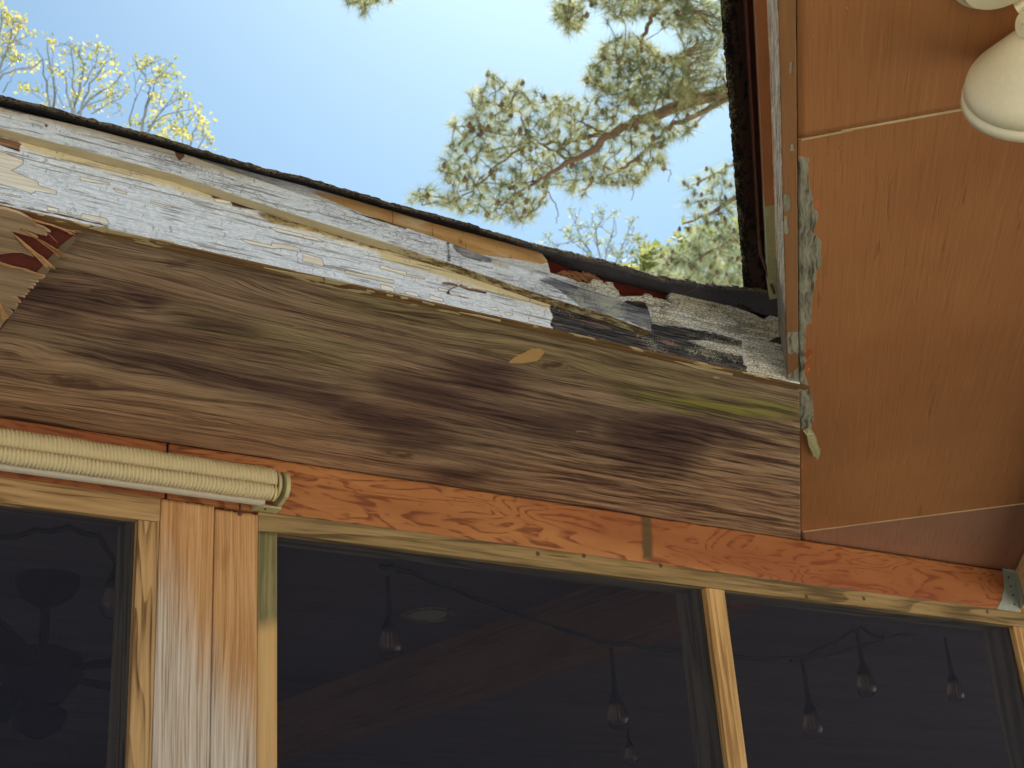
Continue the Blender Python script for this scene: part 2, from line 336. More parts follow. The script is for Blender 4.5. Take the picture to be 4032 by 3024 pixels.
    dkc = m.mix(m.ma('MULTIPLY', m.ss(li, 1.06, 1.2), .7), dkc, m.mix(m.noise((60, 60, 1), detail=2), lin(196, 190, 134), lin(200, 202, 190)))
    pk = m.ss(m.noise((14, 120, 1), detail=3, off=71), .6, .68); dkc = m.mix(m.ma('MULTIPLY', pk, .5), dkc, lin(150, 112, 98)); col = m.mix(dk, col, dkc)
    al = m.ss(m.attr('alli'), -.01, .01)
    ed = m.vor((110, 210, 1), m.add(m.g, m.mul(m.noise((90, 90, 1), detail=2), (.01, .006, 0)))); cr_ = m.ma('MULTIPLY', m.ss(ed, .09, .01), al)
    col = m.mix(m.ma('MULTIPLY', al, .8), col, m.mix(m.ss(gl, .4, .6), lin(212, 202, 172), lin(252, 246, 224))); col = m.mix(m.ma('MULTIPLY', cr_, .75), col, lin(78, 72, 62))
    mo = m.ma('MULTIPLY', m.ss(m.ma('ADD', m.ma('MULTIPLY', m.noise((16, 40, 1), detail=3, off=51), .7), m.ma('MULTIPLY', m.noise((190, 320, 1), detail=4, rough=.75, off=52), .5)), .635, .70), al)
    col = m.mix(m.ma('MULTIPLY', mo, .6), col, lin(92, 86, 72)); col = m.mix(m.ma('MULTIPLY', m.ma('SUBTRACT', dk, 0), m.ma('SUBTRACT', 1, 0)), col, dkc)
    h = m.ma('SUBTRACT', m.ma('MULTIPLY', gl, .3), m.ma('ADD', cc, m.ma('ADD', m.ma('MULTIPLY', crack, .5), m.ma('ADD', wd, m.ma('ADD', dk, cr_)))))
    return m.fin(col, .7, h, .0012, .8, spec=.25)
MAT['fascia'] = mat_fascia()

def mat_trim():
    m = Mt('trim_board_paint')
    gj = m.add(m.g, m.mul(m.noise((40, 260, 1), detail=2), (.01, .002, 0)))
    col = m.mix(m.ss(m.noise((60, 200, 1), detail=4, rough=.7), .35, .7), lin(232, 234, 230), lin(202, 206, 206))
    sp = m.noise((420, 620, 1), detail=3, rough=.8, off=3); zone = m.noise((7, 30, 1), detail=3, off=5)
    col = m.mix(m.ma('MULTIPLY', m.ss(m.ma('ADD', m.ma('MULTIPLY', sp, .8), m.ma('MULTIPLY', zone, .55)), .68, .86), .62), col, lin(104, 100, 96))
    crack = m.ma('MAXIMUM', m.ss(m.noise((10, 260, 1), gj, 3, .6, off=8), .58, .63), m.ma('MULTIPLY', m.ss(m.noise((220, 60, 1), gj, 2, .5, off=83), .66, .70), .8)); col = m.mix(m.ma('MULTIPLY', crack, .65), col, lin(104, 98, 90))
    ed = m.vor((50, 230, 1), gj); col = m.mix(m.ma('MULTIPLY', m.ma('MULTIPLY', m.ss(ed, .09, .01), m.ss(m.noise((5, 9, 1), detail=1, off=61), .5, .6)), .6), col, lin(128, 116, 98))
    yl = m.ss(m.ma('ADD', m.attr('yellow'), m.ma('MULTIPLY', m.ma('SUBTRACT', m.noise((30, 90, 1), detail=4, rough=.75), .5), .014)), -.006, .006)
    col = m.mix(m.ma('MULTIPLY', yl, .7), col, m.mix(sp, lin(120, 96, 56), lin(222, 206, 160)))
    wd = m.ss(m.ma('ADD', m.attr('wood'), m.ma('MULTIPLY', m.ma('SUBTRACT', m.noise((70, 420, 1), detail=3, off=16), .5), .008)), -.0006, .0008)
    col = m.mix(wd, col, m.mix(m.noise((8, 230, 1), detail=4, off=17), lin(56, 40, 30), lin(136, 100, 72)))
    dk = m.ss(m.ma('ADD', m.attr('dark'), m.ma('MULTIPLY', m.ma('SUBTRACT', m.noise((90, 300, 1), detail=4, rough=.7, off=22), .5), .016)), -.002, .003)
    dkc = m.mix(m.ss(m.noise((12, 300, 1), detail=5, rough=.7, off=23), .36, .64), lin(34, 32, 36), lin(132, 132, 132))
    li = m.ma('ADD', m.ma('MULTIPLY', m.noise((14, 30, 1), detail=2, off=26), .7), m.ma('MULTIPLY', m.noise((380, 520, 1), detail=3, rough=.8, off=28), .6))
    dkc = m.mix(m.ma('MULTIPLY', m.ss(li, .62, .78), .8), dkc, lin(176, 174, 150)); col = m.mix(m.ma('MULTIPLY', dk, .94), col, dkc)
    nz = m.ma('MULTIPLY', m.attr('under'), 1.0)
    uc = m.mix(m.noise((20, 90, 90), detail=4), lin(168, 152, 112), lin(204, 190, 152))
    gp = m.ss(m.ma('ADD', m.noise((22, 60, 60), detail=5, rough=.75, off=44), m.attr('ug')), .6, .75); uc = m.mix(gp, uc, m.ramp(m.noise((90, 200, 200), detail=4, rough=.8), [(.42, lin(44, 38, 26)), (.6, lin(150, 126, 74))]))
    col = m.mix(nz, col, uc)
    return m.fin(col, .72, m.ma('SUBTRACT', m.ma('MULTIPLY', sp, .4), m.ma('ADD', crack, wd)), .0011, .7, spec=.25)
MAT['trim'] = mat_trim()

def mat_under():
    m = Mt('board_underside'); f = m.noise((8, 200, 200), detail=4)
    col = m.ramp(f, [(.35, lin(92, 66, 38)), (.55, lin(134, 102, 62)), (.75, lin(160, 128, 82))])
    ch = m.ss(m.noise((14, 60, 60), detail=3, off=7), .6, .63); col = m.mix(ch, col, m.mix(m.noise((60, 60, 60)), lin(170, 142, 90), lin(214, 196, 146)))
    gn = m.ss(m.noise((3, 10, 10), detail=3, off=9), .5, .7); col = m.mix(m.ma('MULTIPLY', gn, .4), col, lin(86, 74, 40))
    return m.fin(col, .8, f, .0015, .7)
MAT['under'] = mat_under()

def mat_shingle():
    m = Mt('asphalt_shingle'); n1 = m.noise((260, 260, 260), detail=3, rough=.8); n2 = m.noise((30, 60, 60), detail=4, rough=.7, off=3)
    col = m.mix(m.ss(n1, .35, .65), lin(34, 31, 29), lin(128, 114, 96))
    top = m.attr('rim'); lt = m.attr('lt'); li = m.ss(m.ma('ADD', m.ma('MULTIPLY', n2, .8), m.ma('MULTIPLY', n1, .4)), .55, .68)
    col = m.mix(m.ma('MULTIPLY', m.ma('MULTIPLY', li, top), .85), col, m.mix(n1, lin(98, 82, 54), lin(178, 160, 120)))
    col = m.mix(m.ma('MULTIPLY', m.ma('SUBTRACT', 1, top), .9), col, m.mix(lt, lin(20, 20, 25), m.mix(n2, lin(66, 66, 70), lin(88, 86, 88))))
    return m.fin(col, .95, m.ma('ADD', n1, n2), .003, .9, spec=.05)
MAT['shingle'] = mat_shingle()
def mat_lichen_shingle():
    m = Mt('lichen_shingle'); n1 = m.noise((220, 220, 220), detail=4, rough=.8); n2 = m.noise((16, 70, 70), detail=4, rough=.7, off=3)
    col = m.mix(n1, lin(10, 9, 9), lin(46, 40, 34)); top = m.attr('rim')
    li = m.ss(m.ma('ADD', m.ma('MULTIPLY', n2, .7), m.ma('MULTIPLY', n1, .55)), .60, .72); col = m.mix(m.ma('MULTIPLY', m.ma('MULTIPLY', li, top), .9), col, m.mix(n1, lin(90, 84, 58), lin(170, 158, 118)))
    br = m.ss(m.ma('ADD', m.noise((24, 60, 60), detail=4, off=8), m.attr('brown')), .5, .56); col = m.mix(br, col, m.mix(n1, lin(48, 32, 26), lin(92, 66, 54)))
    return m.fin(col, .95, m.ma('ADD', n1, n2), .003, .9, spec=.15)
MAT['lshingle'] = mat_lichen_shingle()

def mat_brown(name, c0, c1, peel=True, rough=.55):
    m = Mt(name)
    warp = m.add(m.g, m.mul(m.noise((3, 12, 1), detail=2), (0, .006, 0)))
    big = m.noise((1.6, 2.2, 1), detail=3); fine = m.noise((420, 520, 60), detail=2, rough=.7)
    gr = m.noise((5, 190, 60), warp, 3, .6, off=4); ln = m.ss(m.noise((7, 75, 20), warp, 2, .5, off=9), .66, .72)
    col = m.mix(m.ss(big, .3, .7), c0, c1); col = m.mix(m.ma('MULTIPLY', fine, .16), col, tuple(c*1.7 for c in c1[:3])+(1,))
    col = m.mix(m.ma('MULTIPLY', m.ma('MULTIPLY', ln, m.ss(m.noise((1.5, 4, 1), detail=1, off=77), .45, .6)), .35), col, tuple(c*.5 for c in c0[:3])+(1,))
    h = m.ma('ADD', m.ma('MULTIPLY', m.ma('ADD', gr, m.noise((16, 260, 1), warp, 3, .7, off=14)), .8), m.ma('MULTIPLY', ln, .6))
    col = m.mix(m.ma('MULTIPLY', m.ss(gr, .55, .7), .12), col, tuple(c*1.9 for c in c1[:3])+(1,)); col = m.mix(m.ma('MULTIPLY', m.ss(gr, .46, .34), .2), col, tuple(c*.5 for c in c0[:3])+(1,))
    if peel:
        pe = m.ss(m.ma('ADD', m.attr('peel'), m.ma('MULTIPLY', m.ma('SUBTRACT', m.noise((60, 140, 1), detail=3), .5), .006)), -.0006, .0006)
        pc = m.ramp(m.noise((12, 140, 20), m.add(m.g, m.mul(m.noise((14, 30, 1), detail=2), (.01, .03, 0))), 4, .65), [(.36, lin(84, 82, 66)), (.46, lin(138, 136, 112)), (.62, lin(176, 172, 146))])
        col = m.mix(pe, col, pc)
        sc = m.ss(m.attr('scab'), -.0006, .0006); col = m.mix(sc, col, lin(206, 122, 74))
        h = m.ma('SUBTRACT', h, m.ma('MULTIPLY', pe, 2))
    return m.fin(col, rough, h, .0011, .55, spec=.35)
MAT['ceil'] = mat_brown('brown_ceiling_paint', lin(160, 105, 60), lin(179, 122, 72))
MAT['ceil2'] = mat_brown('dull_brown_board', lin(146, 102, 78), lin(164, 120, 92), rough=.65)
MAT['rfascia'] = mat_brown('brown_fascia_paint', lin(138, 98, 58), lin(158, 112, 70))
MAT['rtrim'] = mat_brown('orange_trim_paint', lin(168, 106, 62), lin(186, 120, 74))
def mat_peeled():
    m = Mt('peeled_edge'); f = m.noise((14, 300, 300), detail=4, rough=.7)
    col = m.ramp(f, [(.41, lin(112, 68, 40)), (.47, lin(206, 166, 120)), (.54, lin(255, 232, 190))])
    w = m.ss(m.noise((5, 30, 30), detail=3, off=3), .6, .7); col = m.mix(m.ma('MULTIPLY', w, .6), col, lin(172, 110, 74))
    gy = m.ss(m.attr('grey'), -.02, .02); col = m.mix(m.ma('MULTIPLY', gy, .8), col, m.mix(f, lin(52, 52, 48), lin(150, 146, 132)))
    return m.fin(col, .8, f, .002, .9)
MAT['peeled'] = mat_peeled()
def simple(name, c, rough=.6, metal=0, c2=None, sc=60, bump=0, spec=.4):
    m = Mt(name); n = m.noise((sc, sc, sc), detail=4)
    m.b.inputs['Metallic'].default_value = metal
    col = m.mix(n, c, c2 or tuple(x*1.35 for x in c[:3])+(1,))
    return m.fin(col, rough, n if bump else None, bump or .001, .5, spec=spec)
MAT['paleyellow'] = simple('pale_old_paint', lin(150, 144, 96), .7, c2=lin(196, 190, 140), sc=90, bump=.001)
MAT['black'] = simple('black_gap', lin(18, 18, 20), .9)
MAT['drip'] = simple('brown_drip_edge', lin(84, 50, 38), .4, .2, c2=lin(120, 76, 58), sc=30)
MAT['cream_plastic'] = simple('cream_plastic', lin(186, 174, 126), .45, c2=lin(206, 196, 150), sc=40, bump=.0003)
MAT['cream_lamp'] = simple('cream_enamel', lin(228, 216, 174), .38, c2=lin(244, 234, 196), sc=130, bump=.0004, spec=.5)
MAT['lens'] = simple('lamp_lens', lin(196, 176, 112), .25, c2=lin(220, 206, 150), sc=60)
MAT['galv'] = simple('galvanised_steel', lin(150, 156, 146), .5, .25, c2=lin(190, 196, 180), sc=50)
MAT['hole'] = simple('nail_hole', lin(30, 28, 24), .9)
MAT['nail'] = simple('rusty_nail', lin(92, 66, 54), .6, .3)
MAT['darkmetal'] = simple('black_fan_metal', lin(14, 16, 22), .95, c2=lin(20, 22, 30), spec=.05)
MAT['cord'] = simple('black_rubber', lin(14, 16, 22), .6)
MAT['amber'] = simple('filament_amber', lin(170, 124, 84), .4, c2=lin(190, 150, 110))
MAT['intceil'] = wood_mat('inside_boards', lin(108, 100, 104), lin(92, 86, 90), band=(.6, 9, 9), off=50)
MAT['intwall'] = simple('inside_wall', lin(92, 66, 56), .9, c2=lin(104, 76, 64), sc=4)
MAT['intframe'] = simple('inside_door_frame', lin(150, 140, 118), .7)
MAT['white'] = simple('ceiling_light_white', lin(170, 165, 138), .4)
def mat_fabric():
    m = Mt('ribbed_cream_fabric'); n = m.noise((500, 700, 700), detail=2, rough=.8); b = m.noise((20, 60, 60), detail=3)
    col = m.mix(n, lin(204, 184, 134), lin(240, 224, 178)); col = m.mix(m.ma('MULTIPLY', b, .3), col, lin(196, 188, 160))
    return m.fin(col, .95, n, .0008, .6, spec=.1)
MAT['fabric'] = mat_fabric()
MAT['vinyl'] = simple('grey_vinyl_strip', lin(180, 170, 148), .6, c2=lin(200, 190, 168))
def mat_glass():
    m = Mt('bulb_glass'); g = m.n('BsdfGlossy'); g.inputs['Roughness'].default_value = .22; g.inputs[0].default_value = (.45, .42, .4, 1)
    t = m.n('BsdfTransparent'); t.inputs[0].default_value = (.93, .9, .85, 1); lw = m.n('LayerWeight'); lw.inputs[0].default_value = .35
    x = m.n('MixShader'); m.t.links.new(lw.outputs[1], x.inputs[0]); m.t.links.new(t.outputs[0], x.inputs[1]); m.t.links.new(g.outputs[0], x.inputs[2]); m.t.links.new(x.outputs[0], m.out.inputs[0]); return m.m
MAT['glass'] = mat_glass()
def mat_screen():
    m = Mt('insect_screen'); n = m.noise((40, 40, 40), detail=3); w1 = m.noise((14, 700, 1), detail=1); w2 = m.noise((700, 14, 1), detail=1, off=3)
    wv = m.ma('MULTIPLY', m.ma('ADD', w1, w2), .5)
    col = m.mix(wv, lin(23, 25, 37), lin(58, 59, 74)); m.fin(col, .7, None, spec=.2)
    t = m.n('BsdfTransparent'); t.inputs[0].default_value = (1, 1, 1, 1); x = m.n('MixShader')
    m.put(x.inputs[0], m.ma('ADD', .34, m.ma('MULTIPLY', wv, .3))); m.t.links.new(t.outputs[0], x.inputs[1]); m.t.links.new(m.b.outputs[0], x.inputs[2]); m.t.links.new(x.outputs[0], m.out.inputs[0]); return m.m
MAT['screen'] = mat_screen()
def mat_leaf(name, c0, c1, tr=.5):
    m = Mt(name); n = m.noise((3, 3, 3), detail=2); col = m.mix(m.ss(n, .35, .65), c0, c1); m.fin(col, .55, None, spec=.3)
    t = m.n('BsdfTranslucent'); m.put(t.inputs[0], col); x = m.n('MixShader'); x.inputs[0].default_value = tr
    m.t.links.new(m.b.outputs[0], x.inputs[1]); m.t.links.new(t.outputs[0], x.inputs[2]); m.t.links.new(x.outputs[0], m.out.inputs[0]); return m.m
MAT['needle'] = mat_leaf('pine_needles', (.20, .235, .10, 1), (.47, .47, .23, 1), .5)
MAT['needle2'] = mat_leaf('far_pine_needles', (.24, .30, .19, 1), (.46, .50, .28, 1), .5)
MAT['leaf'] = mat_leaf('young_leaves', (.34, .36, .08, 1), (.56, .50, .15, 1), .55)
MAT['leaf2'] = mat_leaf('olive_leaves', (.20, .24, .07, 1), (.40, .40, .14, 1), .55)
MAT['bark'] = simple('pine_bark', lin(92, 72, 52), .9, c2=lin(132, 108, 82), sc=20, bump=.01)
MAT['bark2'] = simple('grey_bark', lin(110, 118, 128), .9, c2=lin(150, 156, 162), sc=20, bump=.004)
def mat_ground():
    m = Mt('pale_bounce_ground'); n = m.noise((.4, .4, .4), detail=6); n2 = m.noise((9, 9, 9), detail=5, off=4)
    col = m.mix(n, (.50, .46, .40, 1), (.60, .56, .49, 1)); col = m.mix(m.ma('MULTIPLY', m.ss(n2, .4, .7), .3), col, (.42, .40, .33, 1))  # unseen ground, coloured pale to bounce light up onto the undersides
    return m.fin(col, .95, n2, .02, .5, spec=.1)
MAT['ground'] = mat_ground()

# ------------------------------------------------------------------ ground
b = MB(); b.add([(-400, -400, 0), (400, -400, 0), (400, 400, 0), (-400, 400, 0)], [(0, 1, 2, 3)])
o = b.build('ground', MAT['ground']); o['kind'] = 'structure'

# ================================================================== LEFT WING: screened porch
porch = empty('screened_porch', (1.5, YW, 0), 'weathered screened porch with peeling white fascia, bare plywood soffit and black screens', 'porch')

# ---- fascia board (front face is a fine grid so paint loss has real relief)
XF0, XF1 = .25, 1.905
topl = []
for u, v in (cr(C_, [(1440, 520), (1560, 610), (1610, 680), (1625, 740), (1640, 795), (1720, 818), (1810, 845), (1900, 880), (1960, 888), (2040, 905), (2052, 858), (2130, 868)])
             + cr(D_, [(80, 492), (185, 515), (195, 560), (205, 515), (275, 522), (285, 560), (340, 600), (345, 642), (400, 656), (500, 652), (575, 656), (587, 625), (645, 640), (660, 665), (780, 690), (830, 722), (842, 740), (848, 612), (890, 600), (1200, 680), (1500, 775), (1620, 820), (1735, 880), (1800, 838)])):
    p = onY(u, v, YF); topl.append((p[0], p[2]))
topl.sort(); TX = [XF0, topl[0][0]-.01]+[p[0] for p in topl]+[XF1+.05]; TZ = [1.6+1.304, 1.6+1.297]+[p[1] for p in topl]+[topl[-1][1]]
NU, NVv = 1050, 110
def fpts(I, J):
    x = XF0+(XF1-XF0)*I; zt = np.interp(x, TX, TZ)+.0012*fbm(x*160, x*0, 5, 3)*(x > 1.28)
    z0 = ZS-.003+.0012*fbm(x*60, x*0+.5, 3, 4); z = z0+(zt-z0)*J
    return np.stack([x, np.full_like(x, YF), z], 1)
V, F, N = sheet(NU, NVv, fpts, (0, .02, 0))
PX = V[:, [0, 2]]
def fpoly(o, pts): return [tuple(onY(u, v, YF)[[0, 2]]) for u, v in cr(o, pts)]
cream = [fpoly(A_, q) for q in ([(-200, 560), (50, 620), (220, 690), (225, 720), (200, 742), (150, 770), (105, 790), (370, 900), (370, 935), (545, 985), (545, 1020), (350, 985), (310, 1010), (-200, 860)],
    [(775, 850), (1060, 912), (1060, 925), (920, 905), (780, 885)], [(455, 1140), (560, 1160), (565, 1190), (460, 1175)], [(795, 1205), (1035, 1255), (1055, 1310), (790, 1245)],
    [(1095, 960), (1225, 1000), (1225, 1018), (1130, 995)], [(1460, 1085), (1665, 1140), (1660, 1152), (1455, 1100)], [(-50, 1000), (200, 1040), (200, 1052), (-50, 1012)], [(560, 1190), (790, 1235), (785, 1245), (560, 1202)])]
cream += [fpoly(B_, q) for q in ([(605, 955), (910, 1025), (915, 995), (1175, 1050), (1190, 1082), (1000, 1050), (920, 1052), (700, 1010)], [(1215, 1095), (1400, 1155), (1415, 1230), (1210, 1180)],
    [(880, 840), (1215, 920), (1215, 945), (960, 885)], [(1620, 1265), (2090, 1360), (2090, 1390), (1620, 1295)], [(1950, 1225), (2212, 1280), (2212, 1310), (1950, 1245)], [(350, 570), (500, 590), (520, 600), (510, 620), (380, 605)],
    [(860, 695), (1240, 790), (1250, 830), (1080, 800), (880, 740)], [(1210, 925), (1340, 950), (1420, 990), (1225, 950)])]
cream += [fpoly(C_, q) for q in ([(0, 845), (130, 875), (125, 900), (0, 875)], [(120, 785), (425, 845), (420, 860), (230, 825)], [(240, 975), (350, 1000), (370, 1030), (245, 1000)],
    [(475, 1005), (540, 1030), (600, 1045), (605, 1075), (475, 1050)], [(1065, 1130), (1130, 1140), (1140, 1165), (1070, 1150)], [(1200, 1180), (1275, 1190), (1275, 1210), (1205, 1200)], [(0, 720), (120, 765), (230, 800), (230, 825), (0, 745)],
    [(560, 940), (650, 960), (650, 985), (560, 970)], [(0, 905), (95, 930), (130, 955), (130, 980), (0, 955)])]
wood = [fpoly(A_, [(-200, 400), (0, 455), (205, 515), (190, 605), (0, 540), (-200, 500)]), fpoly(A_, [(2050, 990), (2212, 1035), (2212, 1078), (2075, 1040)]),
        fpoly(B_, [(320, 500), (860, 655), (1050, 712), (1050, 735), (860, 695), (720, 675), (600, 655), (530, 640), (520, 600), (500, 575), (340, 560)]),
        fpoly(C_, [(850, 935), (945, 962), (1025, 970), (1022, 1000), (860, 968), (740, 925), (780, 915)]), fpoly(C_, [(640, 985), (860, 1035), (850, 1045), (640, 1000)]),
        fpoly(C_, [(590, 878), (740, 905), (745, 925), (595, 905)]), fpoly(D_, [(660, 830), (900, 880), (970, 950), (960, 970), (650, 905)]), fpoly(D_, [(230, 570), (340, 560), (400, 655), (330, 650), (300, 600)]),
        fpoly(D_, [(450, 690), (600, 670), (850, 740), (640, 760)]), fpoly(A_, [(-100, 1075), (0, 1090), (600, 1210), (1040, 1318), (1040, 1330), (600, 1225), (0, 1102), (-100, 1090)]), fpoly(D_, [(1520, 1040), (1750, 1060), (1750, 1080), (1530, 1062)])]
tan = [fpoly(B_, [(1270, 500), (1700, 560), (2212, 690), (2212, 860), (1980, 780), (1750, 700), (1500, 600)]), fpoly(C_, [(-60, 150), (660, 300), (1100, 400), (1450, 500), (1625, 600), (1640, 690), (1560, 712), (1340, 670), (1100, 640), (900, 610), (650, 500), (-60, 260)]),
       fpoly(D_, [(840, 560), (900, 560), (1500, 740), (1500, 782), (1130, 700), (860, 640)])]
grime = [fpoly(B_, [(1040, 700), (1230, 790), (1500, 845), (1640, 900), (1860, 980), (2250, 1060), (2250, 1120), (1990, 1085), (1860, 1045), (1640, 985), (1250, 880), (860, 795), (720, 690), (900, 700)]),
         fpoly(C_, [(-20, 500), (200, 560), (700, 730), (1650, 1050), (1650, 1080), (900, 850), (640, 735), (330, 650), (80, 600), (-20, 585)])]
yellow = [fpoly(A_, [(205, 515), (1000, 720), (2050, 990), (2080, 1060), (1500, 900), (900, 760), (220, 570)]), fpoly(B_, [(-40, 380), (330, 500), (340, 570), (-40, 480)]), fpoly(B_, [(860, 700), (1500, 860), (2212, 1080), (2212, 1180), (1700, 1000), (900, 800)]),
          fpoly(C_, [(0, 590), (660, 740), (1650, 1075), (1650, 1140), (1000, 960), (500, 800), (0, 660)]), fpoly(D_, [(860, 640), (1100, 700), (1700, 880), (1800, 960), (1400, 900), (900, 760)]), fpoly(D_, [(1600, 880), (1850, 900), (1900, 1050), (1500, 1020)])]
dark = [fpoly(C_, [(1655, 1070), (1635, 1140), (1665, 1220), (1640, 1292), (1705, 1400), (2212, 1520), (2212, 1180)]) ,
        fpoly(D_, [(-60, 700), (-60, 1070), (560, 1195), (880, 1290), (1400, 1420), (1590, 1440), (1575, 1330), (1545, 1300), (1540, 1240), (1430, 1205), (1230, 1165), (1120, 1125), (1010, 1078), (1180, 1082), (1530, 1140), (1530, 1080), (1210, 1000), (975, 955), (660, 915), (600, 700)]),
        fpoly(D_, [(1780, 1090), (1935, 1130), (1935, 1020), (1900, 1040)])]
alli = [fpoly(D_, [(-100, 440), (-100, 560), (640, 780), (660, 900), (980, 950), (1210, 1000), (1540, 1080), (1550, 1300), (1600, 1500), (2010, 1500), (1950, 900), (1700, 800), (800, 560)]), fpoly(D_, [(1000, 1065), (1540, 1120), (1550, 1290), (1230, 1175)])]
at = {k: sdf(PX, q, .03) for k, q in dict(cream=cream, wood=wood, tan=tan, grime=grime, yellow=yellow, dark=dark, alli=alli).items()}
rel = .0011*np.clip(at['cream']/.0012+.5, 0, 1)+.0016*np.clip(at['wood']/.002+.5, 0, 1)+.0012*np.clip(at['dark']/.003+.5, 0, 1)
rel += .0035*np.clip(fbm(PX[:, 0]*40, PX[:, 1]*150, 11, 4)*2, -.3, 1)*np.clip((at['dark']+.002)/.006, 0, 1)
rel += np.clip((at['alli'])/.006, 0, 1)*.004*fbm(PX[:, 0]*22, PX[:, 1]*60, 14, 4)
V[:N, 1] += rel[:N]
g = np.stack([V[:, 0], V[:, 2], V[:, 1]], 1)
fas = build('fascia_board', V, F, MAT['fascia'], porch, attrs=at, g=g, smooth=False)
fas['label'] = 'white fascia board with flaking paint and a blackened rotten right end'
b = MB(); b.box((XF0, YF+.0012, ZS-.0062), (1.93, YF+.0215, ZS-.0032)); b.build('fascia_edge', MAT['under'], porch, grain=(1, 0, 0))
b = MB(); b.box((XF0, YF+.024, ZS+.004), (2.2, YF+.04, ZS+.165)); b.build('backing_board', MAT['redback'], porch, grain=(1, 0, 0))['label'] = 'red brown backing board showing through the rotten fascia'

# paint chips clinging to the lower edge
MAT['chip'] = simple('cream_paint_chip', lin(176, 152, 100), .7, c2=lin(206, 188, 140), sc=80, bump=.0006)
MAT['speck'] = simple('speck', lin(150, 112, 80), .7, c2=lin(170, 130, 96))
for q in [cr(A_, [(1035, 1355), (1435, 1445), (1430, 1467), (1180, 1420), (1030, 1392)]), cr(A_, [(860, 1350), (1040, 1330), (1050, 1350), (1020, 1395)]), cr(B_, [(830, 1240), (1400, 1345), (1415, 1378), (1150, 1330)]), cr(B_, [(1425, 1345), (1680, 1395), (1560, 1410), (1420, 1385)]),
          cr(B_, [(1830, 1455), (1905, 1475), (1900, 1482), (1825, 1465)]), cr(B_, [(2020, 1500), (2085, 1510), (2080, 1520), (2022, 1512)]), cr(C_, [(750, 1180), (950, 1210), (1160, 1255), (1155, 1272), (930, 1225)]), cr(C_, [(190, 1030), (265, 1045), (260, 1055), (195, 1048)]),
          cr(C_, [(400, 1075), (520, 1108), (515, 1116), (405, 1090)]), cr(C_, [(55, 1010), (118, 1018), (112, 1028), (58, 1022)]), cr(A_, [(360, 1208), (430, 1222), (428, 1232), (365, 1222)]), cr(A_, [(1510, 1450), (1690, 1490), (1690, 1502), (1560, 1470)]),
          cr(D_, [(880, 1285), (1100, 1330), (1440, 1410), (1430, 1425), (1080, 1352)]), cr(D_, [(1250, 1435), (1310, 1445), (1300, 1452), (1260, 1448)])]:
    P = [onZ(u, v, ZS-.0085+random.uniform(-.0008, .0008)) for u, v in q]; n = len(P)
    b = MB(); b.add(P+[p+np.array([0, 0, .0011]) for p in P], [tuple(range(n))[::-1], tuple(range(n, 2*n))]+[(i, (i+1) % n, n+(i+1) % n, n+i) for i in range(n)]); b.build('paint_chip', MAT['chip'], porch)
# bent nail left in the fascia
p = [onY(u, v, YF-.002-k*.004) for k, (u, v) in enumerate(cr(C_, [(655, 985), (660, 960), (700, 940), (785, 912)]))]
b = MB(); b.tube(p, .0009, 6); b.tube([p[0]+np.array([0, .004, 0]), p[0]], .0022, 8); b.build('bent_nail', MAT['nail'], porch)

# ---- loose trim board sagging away from the shingles
ub = [(-400, 400), (0, 503), (400, 610), (700, 690), (910, 762), (1130, 835), (1500, 949), (1768, 1035), (2167, 1173), (2400, 1244), (2566, 1306)]
ut = [(-400, 325), (0, 424), (415, 520), (700, 600), (850, 641), (1107, 708), (1290, 768), (1412, 841), (1500, 862), (1600, 897), (1760, 953), (1939, 1020), (2167, 1092), (2400, 1171), (2572, 1232)]
pb = np.array([onY(u, v, YF-.02)[[0, 2]] for u, v in ub]); pt = np.array([onY(u, v, YF-.02)[[0, 2]] for u, v in ut])
TX0, TX1 = .25, pb[-1, 0]
ZB = lambda x: np.interp(x, pb[:, 0], pb[:, 1]); ZT = lambda x: np.minimum(np.interp(x, pt[:, 0], pt[:, 1]), ZB(x)+.042)
def tpts(I, J):
    x = TX0+(TX1-TX0)*I; e = .0006*fbm(x*120, x*0, 8, 3)
    xx = x+np.where(I > .999, .003*fbm(J*14, J*0, 3, 3), 0)
    return np.stack([xx, np.full_like(x, YF-.0205), ZB(x)+e+(ZT(x)-ZB(x))*J], 1)
V, F, N = sheet(860, 34, tpts, (0, .0185, 0)); PX = V[:, [0, 2]]
def tpoly(o, pts): return [tuple(onY(u, v, YF-.0205)[[0, 2]]) for u, v in cr(o, pts)]
